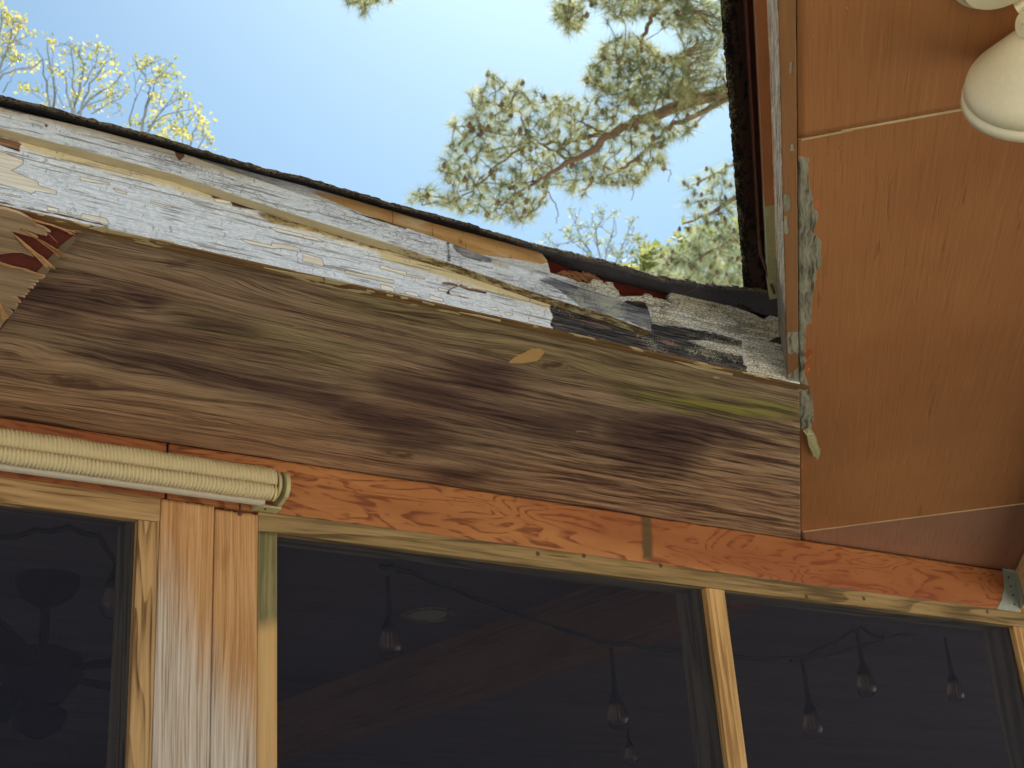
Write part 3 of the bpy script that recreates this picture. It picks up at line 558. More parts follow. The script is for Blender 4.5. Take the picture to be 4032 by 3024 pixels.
at = dict(dark=sdf(PX, [tpoly(C_, [(1520, 870), (1640, 830), (1800, 850), (2212, 990), (2260, 1250), (1950, 1130), (1820, 1040), (1680, 940)]), tpoly(D_, [(-60, 540), (660, 790), (680, 1010), (560, 960), (380, 880), (150, 830), (-60, 750)]),
        tpoly(C_, [(630, 490), (660, 500), (680, 690), (640, 690), (640, 580)]), tpoly(C_, [(690, 505), (1080, 640), (1070, 700), (960, 690), (800, 640), (700, 570)]), tpoly(C_, [(1510, 880), (1560, 890), (1600, 920), (1520, 895)]), tpoly(B_, [(1245, 610), (1262, 620), (1258, 640), (1248, 632)])], .03),
    wood=sdf(PX, [tpoly(C_, [(720, 545), (900, 620), (980, 650), (960, 680), (820, 640), (730, 590)]), tpoly(A_, [(1690, 585), (1785, 620), (1785, 650), (1740, 690), (1700, 640)]), tpoly(A_, [(270, 205), (540, 270), (530, 300), (400, 250), (280, 222)]), tpoly(A_, [(430, 330), (470, 350), (450, 370)]),
        tpoly(A_, [(0, 140), (250, 200), (250, 240), (0, 175)]), tpoly(A_, [(920, 370), (1280, 450), (1700, 560), (1700, 590), (1250, 480), (930, 395)]), tpoly(B_, [(1400, 540), (2212, 850), (2212, 862), (1750, 720)])], .03),
    yellow=sdf(PX, [tpoly(A_, [(-50, 130), (600, 280), (1300, 460), (2212, 700), (2212, 770), (1200, 520), (500, 330), (-50, 210)]), tpoly(B_, [(-20, 130), (700, 330), (700, 380), (-20, 190)]), tpoly(C_, [(1080, 680), (1240, 720), (1230, 760), (1090, 720)])], .03),
    ug=np.clip((V[:, 0]-.93)*1.3, 0, .22))
fr = (np.arange(len(V)) < N)
at['under'] = np.zeros(len(V)); at['under'][N:] = 1.0
j0 = (np.arange(N) % 34 == 0); at['under'][:N][j0] = .35
V[:N, 1] += (.0015*np.clip(at['wood']/.002+.5, 0, 1)+.0012*fbm(PX[:, 0]*60, PX[:, 1]*160, 9, 3)*np.clip(at['dark']/.004+.5, 0, 1))[:N]
t = build('trim_board', V, F, MAT['trim'], porch, attrs=at, g=np.stack([V[:, 0], V[:, 2], V[:, 1]], 1))
t['label'] = 'grey white trim strip that has sagged away from the roof edge'
# its underside as a separate skin 1 mm lower for the bare tan edge
xs = np.linspace(TX0, TX1-.002, 500); Vv = []; Ff = []
for x in xs:
    z = ZB(np.array(x))-.0006+.0006*fbm(np.array([x*120]), np.array([0.]), 8, 3)[0]; w = .019 if x < .8 else .019
    Vv += [(x, YF-.0202, z-.0007), (x, YF-.0202+w, z-.0007), (x, YF-.0202+w, z+.0003), (x, YF-.0202, z+.0003)]
for i in range(len(xs)-1):
    a = i*4; c = a+4; Ff += [(a, a+1, c+1, c), (a+1, a+2, c+2, c+1), (a+2, a+3, c+3, c+2), (a+3, a, c, c+3)]
V = np.array(Vv); build('trim_edge', V, Ff, MAT['trim'], t, attrs=dict(under=np.ones(len(V)), ug=np.clip((V[:, 0]-.93)*1.3, -.02, .2)+.05*fbm(V[:, 0]*9, V[:, 0]*0, 4, 3), dark=-np.ones(len(V)), wood=-np.ones(len(V)), yellow=-np.ones(len(V))), g=V)

# frayed fibres in the rotten gap
b = MB()
for k in range(70):
    u0, v0 = cr(C_, [(1690+random.random()*330, 770+random.random()*80+k*.4)])[0]
    p0 = onY(u0, v0, YF+.006+random.random()*.01); L = .012+random.random()*.022
    pts = [p0+np.array([L*s, -.004*math.sin(s*3), -.28*L*s+.004*math.sin(s*4+k)]) for s in (0, .33, .66, 1)]
    b.tube(pts, [.0011, .0013, .001, .0003], 4)
b.build('frayed_fibres', MAT['fray'], porch, grain=(1, 0, -.2))

# ---- shingle edge of the left roof
lip = []
for u, v in [(-500, 250), (0, 368), (180, 408), (400, 470), (640, 532), (850, 597), (1030, 650), (1034, 652), (1200, 690), (1495, 774), (1500, 780), (1700, 832), (1885, 882), (1890, 890), (2100, 950), (2400, 1020), (2560, 1068), (2600, 1080), (2740, 1098), (2745, 1106), (2930, 1122), (3010, 1130)]:
    p = onY(u, v, YF-.043); lip.append((p[0], p[2]))
LX = [p[0] for p in lip]; LZ = [p[1] for p in lip]
fl = []
for u, v in [(0, 420), (415, 520), (850, 640), (1300, 760), (1700, 878), (2100, 985), (2300, 1066), (2422, 1101), (2617, 1147), (2750, 1178), (2910, 1213)]:
    p = onY(u, v, YF); fl.append((p[0], p[2]))
XR = 1.93
def roofx(x0, x1, n, prof, wob=1):
    """prof(x)-> list of (y,z,rim); sweeps it along x"""
    V = []; F = []; rim = []
    xs = np.linspace(x0, x1, n); k = None
    for x in xs:
        q = prof(x); k = len(q)
        for j, (y, z, r) in enumerate(q):
            a = (vnoise(np.array([x*220.]), np.array([j*3.1]), 2)[0]-.5)*.0026*wob*(1 if r > .01 else .12); c = (vnoise(np.array([x*90.]), np.array([j*5.3]), 6)[0]-.5)*.003*wob*(1 if r > .01 else .12)
            V.append((x, y+a, z+c)); rim.append(r)
    for i in range(n-1):
        for j in range(k-1): F.append((i*k+j, (i+1)*k+j, (i+1)*k+j+1, i*k+j+1))
        F.append((i*k+k-1, (i+1)*k+k-1, (i+1)*k, i*k))
    F += [tuple(range(k)), tuple((n-1)*k+j for j in range(k))[::-1]]
    return V, F, rim
def lprof(x):
    zt = np.interp(x, LX, LZ); zf = np.interp(x, [p[0] for p in fl], [p[1] for p in fl])+.0008
    s = .40; zb = zt-.0105-.003*min(1, max(0, (x-1.2)/.15)); ph = (x*1.03) % .305
    zt2 = zt-.0005*(ph < .02)
    yt = YF-.043
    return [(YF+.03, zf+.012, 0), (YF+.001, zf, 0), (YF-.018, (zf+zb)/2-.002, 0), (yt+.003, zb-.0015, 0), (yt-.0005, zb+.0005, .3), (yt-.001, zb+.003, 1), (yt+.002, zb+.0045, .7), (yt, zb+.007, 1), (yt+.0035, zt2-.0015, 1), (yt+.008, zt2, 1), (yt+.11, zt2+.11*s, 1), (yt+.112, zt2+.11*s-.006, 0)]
V, F, rim = roofx(-1.2, XR+.03, 1400, lprof)
sh = build('shingle_edge', V, F, MAT['shingle'], porch, attrs=dict(rim=rim, lt=np.clip((np.array(V)[:, 0]-1.22)/.08, 0, 1))); sh['label'] = 'dark curling asphalt shingle edge above the white fascia'
# roof slab behind the edge (sheds the sun)
b = MB(); y0, z0 = YF+.06, 1.6+1.285
for (ya, za, yb, zb_) in [(y0, z0, 6.2, z0+(6.2-y0)*.30)]:
    b.hexa([(-4, ya, za), (2.9, ya, za), (6.8, yb, zb_), (-4, yb, zb_)], [(-4, ya, za+.03), (2.9, ya, za+.03), (6.8, yb, zb_+.03), (-4, yb, zb_+.03)])
    b.hexa([(-4, yb+.002, zb_), (7.5, yb+.002, zb_), (9, 9.6, z0), (-4, 9.6, z0)], [(-4, yb+.002, zb_+.03), (7.5, yb+.002, zb_+.03), (9, 9.6, z0+.03), (-4, 9.6, z0+.03)])
V = np.array(b.v); build('roof', V, b.f, MAT['shingle'], porch, attrs=dict(rim=np.ones(len(V))))

# ---- soffit plywood
SX0 = -.4; NU, NVv = 760, 230
def spts(I, J):
    y = YF+.0215+(YW-YF-.0215)*J; xr = R0[0]+(y-R0[1])*EV[0]/EV[1]-.0015; x = SX0+(xr-SX0)*I
    z = ZS+.0016*fbm(x*3, y*5, 3, 3)-.0008
    return np.stack([x, y, z], 1)
V, F, N = sheet(NU, NVv, spts, (0, 0, .012)); PX = V[:, :2]
def sp(o, pts): return [tuple(onZ(u, v, ZS)[:2]) for u, v in cr(o, pts)]
gv = V[:, 1].copy()
for (u, v, r, amp) in [(255, 1495, .055, .03), (800, 1045, .05, -.028), (2170, 1438, .04, .022), (1590, 1790, .03, .018), (500, 1170, .1, .03), (1150, 1250, .12, -.03), (40, 1380, .12, .05)]:
    k = onZ(u, v, ZS); dx = (V[:, 0]-k[0])/(r*2.3); dy = (V[:, 1]-k[1])/r
    gv -= amp*np.exp(-dx*dx-dy*dy)*np.sign(dy)*np.minimum(1, np.abs(dy)*2.2)
gv += .02*fbm(V[:, 0]*1.6, V[:, 1]*4, 21, 3)
dark = [sp(M2, q) for q in ([(700, 690), (1070, 710), (1090, 870), (800, 850)], [(250, 790), (640, 830), (900, 960), (1250, 1010), (1650, 1040), (1620, 1150), (1100, 1080), (600, 990), (300, 900)],
    [(1150, 1000), (1600, 1060), (1600, 1150), (1250, 1120)], [(1700, 1060), (2212, 1030), (2400, 1060), (2560, 1100), (2600, 1200), (2430, 1170), (2330, 1220), (2212, 1390), (1900, 1350), (1750, 1180)], [(-20, 930), (500, 1050), (700, 1180), (300, 1120), (-20, 1010)],
    [(300, 1180), (620, 1200), (600, 1240), (330, 1220)], [(650, 1400), (900, 1400), (900, 1450), (680, 1450)])]
dark += [sp(M1, q) for q in ([(640, 620), (1100, 640), (1500, 740), (2250, 900), (2250, 1010), (1700, 880), (1200, 770), (800, 690)], [(200, 200), (760, 320), (740, 350), (200, 285)], [(860, 500), (1350, 530), (1350, 550), (900, 525)], [(340, 350), (420, 350), (430, 375), (350, 375)], [(900, 270), (1000, 275), (980, 300)], [(1200, 375), (1500, 400), (1640, 480), (1300, 440)])]
green = [sp(M3, [(-450, 850), (-100, 880), (400, 930), (760, 965), (760, 1060), (400, 1050), (0, 1010), (-400, 950)]), sp(M3, [(-100, 930), (350, 975), (700, 1010), (500, 1020), (0, 985)])]
olive = [sp(M2, [(-100, 150), (700, 330), (1400, 500), (2212, 700), (2600, 840), (3000, 950), (3000, 1000), (2212, 990), (1500, 780), (800, 560), (-100, 330)]), sp(M1, [(1000, 300), (1700, 400), (2300, 560), (2300, 760), (1700, 600), (1100, 420)])]
at = dict(gv=gv, dark=sdf(PX, dark, .1), green=sdf(PX, green, .1), olive=sdf(PX, olive, .12), patch=sdf(PX, [sp(M2, [(1075, 692), (1120, 655), (1230, 600), (1290, 594), (1318, 625), (1270, 678), (1180, 692)])], .03),
    knot=sdf(PX, [sp(M1, [(330, 760), (420, 775), (600, 800), (640, 850), (400, 850), (330, 820)]), sp(M1, [(1060, 20), (1250, 25), (1200, 70), (1080, 70)]), sp(M2, [(1290, 690), (1440, 680), (1440, 715), (1310, 725)]), sp(M2, [(250, 465), (290, 470), (280, 490), (252, 485)]), sp(M2, [(430, 425), (458, 430), (450, 445)]), sp(M2, [(375, 500), (400, 505), (395, 515)]), sp(M2, [(340, 1270), (470, 1280), (450, 1310), (360, 1300)]), sp(M1, [(1235, 735), (1270, 745), (1260, 765), (1235, 760)])], .03),
    warm=sdf(PX, [sp(M1, [(-200, 500), (900, 800), (2212, 1150), (2212, 1350), (0, 1050), (-200, 1000)]), sp(M3, [(-1200, 1300), (0, 1200), (760, 1150), (760, 1800), (-1200, 1500)]), sp(M2, [(-20, 1250), (1000, 1420), (2212, 1560), (2212, 1659), (700, 1480), (-20, 1400)])], .2),
    stripe=sdf(PX, [sp(M3, [(-900, 1250), (0, 1100), (760, 1080), (760, 1850), (-900, 1600)])], .15))
V[:, 2] -= 0
s_ = build('soffit_panel', V, F, MAT['soffit'], porch, attrs=at, g=V); s_['label'] = 'stained bare plywood soffit with dark streaks and green algae by the corner'
# little grubs / splinter flakes on the plywood
b = MB()
for q in [cr(M2, [(1520, 1140), (1560, 1136), (1600, 1142)]), cr(M2, [(1480, 1205), (1560, 1207), (1630, 1214)]), cr(M1, [(1900, 458), (1975, 470)]), cr(M1, [(2060, 482), (2120, 492)]), cr(M2, [(0, 515), (60, 522)]), cr(M2, [(1755, 1505), (1790, 1512)]), cr(M2, [(1535, 805), (1572, 812)])]:
    b = MB(); b.tube([onZ(u, v, ZS-.002+.0006*i) for i, (u, v) in enumerate(q)], .0008, 6); b.build('wood_flake', MAT['speck'], porch)

# ---- torn plywood layer hanging under the soffit at the left
torn = empty('torn_plywood_sheet', onZ(60, 1000, ZS-.01), 'splintered old plywood sheet torn off below the soffit at the left', 'plywood')
MAT['oldply'] = wood_mat('old_plywood_face', lin(196, 168, 128), lin(122, 96, 70), k=(5, 170, 170), off=60)
MAT['redply'] = wood_mat('red_inner_ply', lin(122, 58, 44), lin(84, 38, 32), k=(60, 200, 200), off=63)
MAT['glue'] = simple('grey_glue_strip', lin(118, 100, 72), .8, c2=lin(158, 140, 106), sc=60)
def plate(polys, z, th, name, mat, grain):
    b = MB()
    for q in polys:
        P = [onZ(u, v, z) for u, v in q]; n = len(P)
        b.add(P+[p+np.array([0, 0, th]) for p in P], [tuple(range(n))[::-1], tuple(range(n, 2*n))]+[(i, (i+1) % n, n+(i+1) % n, n+i) for i in range(n)])
    return b.build(name, mat, torn, grain=grain)
plate([cr(F1, [(-500, 20), (150, 95), (350, 175), (700, 300), (880, 385), (915, 410), (780, 570), (640, 700), (530, 860), (440, 940), (330, 1090), (160, 1290), (20, 1490), (-500, 1900)])], ZS-.010, .006, 'inner_ply', MAT['redply'], (1, 0, 0))
plate([cr(F1, [(917, 410), (865, 395), (720, 510), (580, 660), (430, 830), (480, 845), (540, 875), (650, 700), (790, 570)])], ZS-.0108, .0007, 'glue_band', MAT['glue'], (.6, .8, 0))
def shred(base, spikes): return base
face = [
 [(-500, 10), (60, 75), (230, 125), (330, 180), (420, 235), (390, 250), (520, 300), (600, 350), (480, 320), (560, 390), (420, 360), (330, 320), (210, 285), (330, 350), (450, 420), (300, 380), (200, 350), (100, 325), (180, 400), (300, 500), (200, 440), (340, 590), (400, 640), (260, 590), (130, 590), (0, 610), (-500, 640)],
 [(-500, 640), (0, 722), (150, 770), (300, 800), (440, 855), (535, 880), (500, 905), (330, 910), (460, 940), (350, 950), (425, 980), (300, 975), (400, 1015), (270, 1010), (350, 1060), (260, 1050), (330, 1090), (240, 1090), (300, 1125), (150, 1090), (60, 1070), (200, 1130), (250, 1190), (130, 1180), (215, 1220), (180, 1270), (80, 1230), (150, 1310), (60, 1400), (-10, 1500), (-500, 1930)]]
plate([cr(F1, q) for q in face], ZS-.0150, .0040, 'outer_ply', MAT['oldply'], (1, .05, 0))
b = MB()
def strand(q, w0, w1, n, drop=.004):
    b = MB(); P = [onZ(u, v, ZS-.0165-drop*i/(len(q)-1)) for i, (u, v) in enumerate(cr(F1, q))]
    d = P[-1]-P[0]; s = nrm(np.cross(d, [0, 0, 1]))
    for k in range(n):
        t = ((k+random.uniform(-.3, .3))/(n-1)-.5) if n > 1 else 0; ln = random.uniform(.7, 1.05); kk = len(P)
        pts = []
        for i in range(kk*3-2):
            f = i/3; i0 = min(int(f), kk-2); fr = f-i0; c = P[i0]*(1-fr)+P[i0+1]*fr
            if i == kk*3-3: c = P[-2]+(P[-1]-P[-2])*ln
            h = i/(kk*3-3); pts.append(c+s*(t*(w0+(w1-w0)*h**1.5)+random.uniform(-.0004, .0004))+np.array([0, 0, random.uniform(-.0006, .0006)]))
        b.tube(pts, [.0004]+[random.uniform(.0004, .0007) for _ in pts[2:]]+[.0003], 5)
    b.build('splinter', MAT['splint'], torn, grain=d)
strand([(200, 400), (330, 520), (480, 650), (620, 790)], .002, .013, 9)
strand([(240, 300), (450, 430), (640, 550), (770, 650)], .001, .012, 7)
strand([(380, 200), (600, 260), (800, 320), (950, 345)], .001, .0025, 2, -.003)
strand([(300, 170), (560, 240), (780, 320), (890, 385)], .001, .004, 3, -.004)
strand([(400, 250), (600, 380), (705, 495)], .001, .001, 1)
strand([(-20, 1180), (20, 1280), (60, 1400)], .004, .016, 8)
strand([(0, 730), (260, 790), (430, 845), (530, 882)], .004, .006, 5, .001)

# ---- header beam
ZB0, ZB1 = 1.6+.3935*2.6, ZS-.002
XSEAM = onY(663, 1760, YW)[0]
for xa, xb, nm in ((-.4, XSEAM-.004, 0), (XSEAM+.002, 5.4, 1)):
    n = int((xb-xa)*180)+2
    def bp(I, J): return np.stack([xa+(xb-xa)*I, YW+0*I, ZB0+(ZB1-ZB0)*J], 1)
    V, F, N = sheet(n, 26, bp, (0, .04, 0)); PX = V[:, [0, 2]]
    yp = lambda o, q: [tuple(onY(u, v, YW)[[0, 2]]) for u, v in cr(o, q)]
    V2 = build('header_beam', V, F, MAT['beam'], porch, g=np.stack([V[:, 0]+nm*3, V[:, 2], V[:, 1]], 1), attrs=dict(stain=sdf(PX, [yp(L2, [(1935, -40), (1990, -40), (2010, 120), (2015, 290), (1960, 300), (1950, 120)])], .03),
        red=sdf(PX, [[(-1, 2), (XSEAM, 2), (XSEAM, 4), (-1, 4)], yp(L2, [(1200, -60), (1900, 0), (3000, 200), (4600, 500), (4600, 700), (2900, 480), (2212, 300), (1500, 120)])], .08), dirt=sdf(PX, [yp(M1, [(1300, 1180), (1700, 1230), (2212, 1330), (2600, 1450), (2212, 1380), (1800, 1290), (1300, 1220)])], .03)))
    if nm == 0: V2['label'] = 'darker red left length of the header beam'
b = MB(); b.box((XSEAM-.0038, YW+.006, ZB0), (XSEAM+.0018, YW+.03, ZB1)); b.build('beam_seam', MAT['black'], porch)

# ---- post made of two boards, and the screen frame strips
def xz(u, v): p = onY(u, v, YW); return p[0], p[2]
def vbox(xa, xb, ya, yb, za, zb): return MB().box((xa, ya, za), (xb, yb, zb))
post = None
XP0, XPm, XP1 = xz(618, 2400)[0], xz(836, 2400)[0], xz(1010, 2400)[0]
def postboard(xa, xb, zt, seed, k):
    def f(I, J):
        x = xa+(xb-xa)*I; z = zt*J+.3*(1-J)
        zz = np.where(J > .999, z-.004*np.abs(fbm(x*90, x*0, seed, 3))*2, z)
        return np.stack([x, YW-.004+.0012*fbm(x*80, z*3, seed, 3), zz], 1)
    V, F, N = sheet(40, 300, f, (0, .09, 0))
    hgt = (zt-V[:, 2])/.62; lx = (V[:, 0]-XP0)/(XP1-XP0)
    wx = np.clip(hgt*1.5-lx*.7+.06, -.4, .7)
    return build('post_board', V, F, MAT['post'], porch, g=np.stack([V[:, 2]+k, V[:, 0], V[:, 1]], 1), attrs=dict(wx=wx))
zt = ZB0-.003
p1 = postboard(XP0, XPm-.0018, zt, 3, 0); p1['label'] = 'wide left post board weathered grey towards the bottom'
p2 = postboard(XPm+.0018, XP1, zt-.006, 9, 5); p2['label'] = 'narrow right post board, orange with long grain'
b = MB(); b.box((XPm-.0017, YW+.004, .3), (XPm+.0017, YW+.05, zt-.01)); b.build('post_gap', MAT['black'], porch)
u, v = 945, 2022; p = onY(u, v, YW-.008); b = MB(); b.lathe(p+np.array([0, .012, 0]), (0, -1, 0), [(0, .002), (.010, .002), (.011, .0048), (.013, .0045), (.0145, .0001)], 14); b.tube([p+np.array([0, 0, .004]), p+np.array([0, .001, .024])], .0022, 8); b.build('nail', MAT['nail'], porch)
# left window: header strip, jamb, stud behind
zc0 = xz(0, 1975)[1]; ZH = ZB0-.0015
b = vbox(-.4, xz(629, 1980)[0]-.0, YW-.003, YW+.016, xz(540, 2038)[1]-.004, ZH); b.build('frame_strip', MAT['yellow_wood'], porch, grain=(1, 0, 0))['label'] = 'yellow pine strip above the left screen'
XJ0 = xz(537, 2200)[0]; b = vbox(XJ0, XP0-.002, YW-.002, YW+.016, .3, xz(540, 2038)[1]-.005); b.build('frame_strip', MAT['grain_wood'], porch, grain=(0, 0, 1))['label'] = 'strongly grained jamb strip left of the post'
# right window: header strip, jamb
XK0, XK1 = XP1+.002, xz(1088, 2300)[0]; ZK = xz(1100, 2096)[1]
b = vbox(XK0, 5.4, YW-.002, YW+.017, 1.6+.3768*2.6, ZH); b.build('frame_strip', MAT['olive_wood'], porch, grain=(1, 0, 0))['label'] = 'long weathered strip under the header beam'
V, F, N = sheet(4, 200, lambda I, J: np.stack([XK0+(XK1-XK0)*I, YW-.0035+0*I, .3+(1.6+.3768*2.6-.301)*J], 1), (0, .019, 0)); zc_ = onY(1070, 2425, YW)[2]; build('frame_strip', V, F, MAT['jamb_wood'], porch, grain=(0, 0, 1), attrs=dict(wx=np.clip((zc_-V[:, 2])*14, -1, .85)))['label'] = 'greenish jamb strip right of the post'
# subdivided attr strip for the colour change lower down
b = MB()
for (xx, zz) in [xz(*p) for p in cr(L2, [(1270, 272), (1568, 285), (2065, 348)])]+[xz(*p) for p in cr(L3, [(798, 550), (1170, 562), (1970, 648)])]:
    b = MB(); b.lathe((xx, YW-.002, zz), (0, -1, 0), [(0, .0055), (.0008, .0052), (.0009, .003), (.0002, .001)], 14); b.build('knot', MAT['nail'], porch)
# mullion strips and studs behind the screen
def strip(u0a, u1a, lab):
    xa, xb = u0a, u1a; b = vbox(xa, xb, YW-.001, YW+.016, .3, 1.6+.3768*2.6-.0015)
    o = b.build('frame_strip', MAT['light_wood'], porch, grain=(0, 0, 1)); o['label'] = lab; return o
XM0, XM1 = xz(2779, 2320)[0], xz(2850, 2320)[0]
strip(XM0, XM1, 'bright upright strip between the two right screens')
XQ0 = xz(3998, 2500)[0]; strip(XQ0, XQ0+.042, 'bright upright strip at the far right')
ZC = 1.6+1.26                                    # inside ceiling
for xa, xb in ((XJ0-.004, XJ0+.034), (XM0-.004, XM0+.036), (XQ0-.004, XQ0+.036)):
    b = vbox(xa, xb, YW+.0205, YW+.11, .3, ZB0-.002); b.build('stud', MAT['stud'], porch, grain=(0, 0, 1))
b = vbox(-.4, 5.4, YW+.0415, YW+.085, ZB0, ZS); b.build('inner_header', MAT['stud'], porch, grain=(1, 0, 0))
b = vbox(-.4, 5.4, YW+.0205, YW+.085, ZB0-.038, ZB0-.002); b.build('top_plate', MAT['stud'], porch, grain=(1, 0, 0))
for xa, xb, lab in ((-.4, XP0+.02, 'black insect screen left of the post with the ceiling fan behind it'), (XK0, XM0+.02, 'wide black insect screen in the middle'), (XM1-.02, XQ0+.02, 'black insect screen at the right under the beam'), (XQ0+.022, 5.4, 'black insect screen past the right end of the beam')):
    b = MB(); b.add([(xa, YW+.0185, .3), (xb, YW+.0185, .3), (xb, YW+.0185, ZB0), (xa, YW+.0185, ZB0)], [(0, 1, 2, 3)])
    o = b.build('screen', MAT['screen'], porch); o['label'] = lab
# inside of the porch
b = MB(); b.box((-3, YW+.09, ZC), (9, 8.2, ZC+.02)); b.build('inside_ceiling', MAT['intceil'], porch, grain=(1, 0, 0))
b = MB(); b.box((-3, 8.2, 0), (9, 8.3, ZC+.02)); b.box((-3.1, YW+.1, 0), (-3, 8.3, ZC+.02)); b.box((9, YW+.1, 0), (9.1, 8.3, ZC+.02)); b.build('inside_wall', MAT['intwall'], porch)
b = vbox(-4, 7, YW-.002, YW+.05, 0, .3); b.build('knee_wall', MAT['stud'], porch)
za, zb = ZC-.002, ZC-.19
pA, pB = onZ(1344, 2879, zb+.0), onZ(2688, 2435, zb+.0); dB = nrm(pB-pA); sB = nrm(np.cross(dB, [0, 0, 1]))
if sB[1] < 0: sB = -sB
a0, a1 = pA-dB*3, pA+dB*max(.5, (YW+.35-pA[1])/dB[1]); w = .0
pC = onZ(2255, 2885, zb); wB = abs((pC-pA)@sB)
lo = [a0, a1, a1-sB*wB*0+sB*.14, a0+sB*.14]; b = MB()
b.hexa([p for p in lo], [p+np.array([0, 0, .188]) for p in lo]); b.build('inside_beam', MAT['red_wood'], porch, grain=dB)
# door frames on the inside wall
b = MB()
for q in (((3880, 2665), (3960, 3030), .05), ((3240, 2740), (3270, 3030), .02), ((3305, 2740), (3345, 3030), .02), ((3445, 2700), (3500, 3030), .02), ((3810, 2810), (3850, 3030), .04)):
    p0, p1 = onY(*q[0], 8.1), onY(*q[1], 8.1); b.box((p0[0]-q[2]/2, 8.12, 0), (p0[0]+q[2]/2, 8.199, p0[2]))
b.build('inside_door_frame', MAT['intframe'], porch)

# ================================================================== RIGHT WING: painted eave
eave = empty('painted_porch_eave', (3, 1.5, 0), 'brown painted porch ceiling meeting the soffit at an angle, with lichen covered shingles', 'roof eave')
def ceilpanel(name, corners, mat, z=ZS, nu=160, nv=160, th=.01, label=None):
    c = [np.array(p, float) for p in corners]          # (t,n) of 4 corners
    def f(I, J):
        q = c[0][None]*((1-I)*(1-J))[:, None]+c[1][None]*(I*(1-J))[:, None]+c[2][None]*(I*J)[:, None]+c[3][None]*((1-I)*J)[:, None]
        P = R0[None]-EV[None]*q[:, :1]+NV[None]*q[:, 1:]; P[:, 2] = z+.0012*fbm(q[:, 0]*3, q[:, 1]*3, 5, 3); return P
    V, F, N = sheet(nu, nv, f, (0, 0, th)); PX = V[:, :2]
    g = np.stack([-(V-R0)@EV, (V-R0)@NV, V[:, 2]], 1)
    o = build(name, V, F, mat, eave, g=g, attrs=dict(peel=sdf(PX, PEEL, .03), scab=sdf(PX, SCAB, .02)))
    if label: o['label'] = label
    return o
zp = lambda o, q: [tuple(onZ(u, v, ZS)[:2]) for u, v in cr(o, q)]
PEEL = [zp(E2, [(555, -100), (690, -60), (670, 0), (672, 30), (720, 90), (718, 190), (722, 230), (690, 290), (660, 470), (655, 560), (655, 620), (620, 630), (615, 790), (630, 860), (610, 950), (640, 1040), (665, 1130), (670, 1240), (655, 1300), (600, 1320), (570, 1310), (560, 650)]),
        zp(E1, [(610, 1140), (640, 1135), (705, 1152), (712, 1350), (740, 1450), (735, 1520), (775, 1532), (770, 1600), (745, 1670), (610, 1670)])]
SCAB = [zp(E2, [(590, 1520), (603, 1535), (606, 1575), (592, 1572)]), zp(E1, [(765, 1440), (782, 1470), (780, 1522), (750, 1515)])]
def tn(u, v): p = onZ(u, v, ZS)-R0; return (-(p@EV), p@NV)
ta0 = tn(3150, 545)[0]; tb0 = tn(3800, 428)[0]; na = tn(3150, 545)[1]; nb = tn(3800, 428)[1]
sl1 = (tb0-ta0)/(nb-na); W_ = -2.0
def bt(x): p = np.array([x, YW+.035, ZS])-R0; return (-(p@EV), p@NV)
S1 = lambda n: ta0+sl1*(n-na)
t2a, n2a = tn(3149, 2095); t2b, n2b = tn(4032, 1983); sl2 = (t2b-t2a)/(n2b-n2a); S2 = lambda n: t2a+sl2*(n-n2a)
ceilpanel('ceiling_panel', [(S1(-.001)+.0015, .0006), (3.2, .0006), (3.2, W_), (S1(W_)+.0015, W_)], MAT['ceil'], label='near brown ceiling sheet behind the flood light')
ceilpanel('ceiling_panel', [(S2(-.001)+.001, .0006), (S1(-.001)-.0015, .0006), (S1(W_)-.0015, W_), (S2(W_)+.001, W_)], MAT['ceil'], z=ZS+.0005, nu=500, nv=500, label='large brown ceiling sheet with paint peeled along its edge')
ceilpanel('ceiling_panel', [bt(2.62), (S2(-.001)-.001, -.001), (S2(W_)-.001, W_), bt(5.2)], MAT['ceil2'], z=ZS+.004, label='dull darker ceiling board beside the header beam')
# exposed raw edges in the seams
for S, d in ((S1, 0), (S2, 0)):
    b = MB(); na_, nb_ = (-.06 if S is S1 else -.005), W_
    lo = [rp(S(na_)-.0022, na_, ZS-.0012), rp(S(na_)+.0022, na_, ZS-.0012), rp(S(nb_)+.0022, nb_, ZS-.0012), rp(S(nb_)-.0022, nb_, ZS-.0012)]
    b.hexa(lo, [p+np.array([0, 0, .003]) for p in lo]); b.build('seam_edge', MAT['raw'], eave, grain=NV)
b = MB(); lo = [rp(S1(-.002)-.004, -.004, ZS-.0025), rp(S1(-.002)-.001, -.004, ZS-.003), rp(S1(-.075), -.075, ZS-.002), rp(S1(-.075)-.004, -.075, ZS-.0015)]
b.hexa(lo, [p+np.array([0, 0, .002]) for p in lo]); b.build('raw_splinter', MAT['chip'], eave, grain=NV)
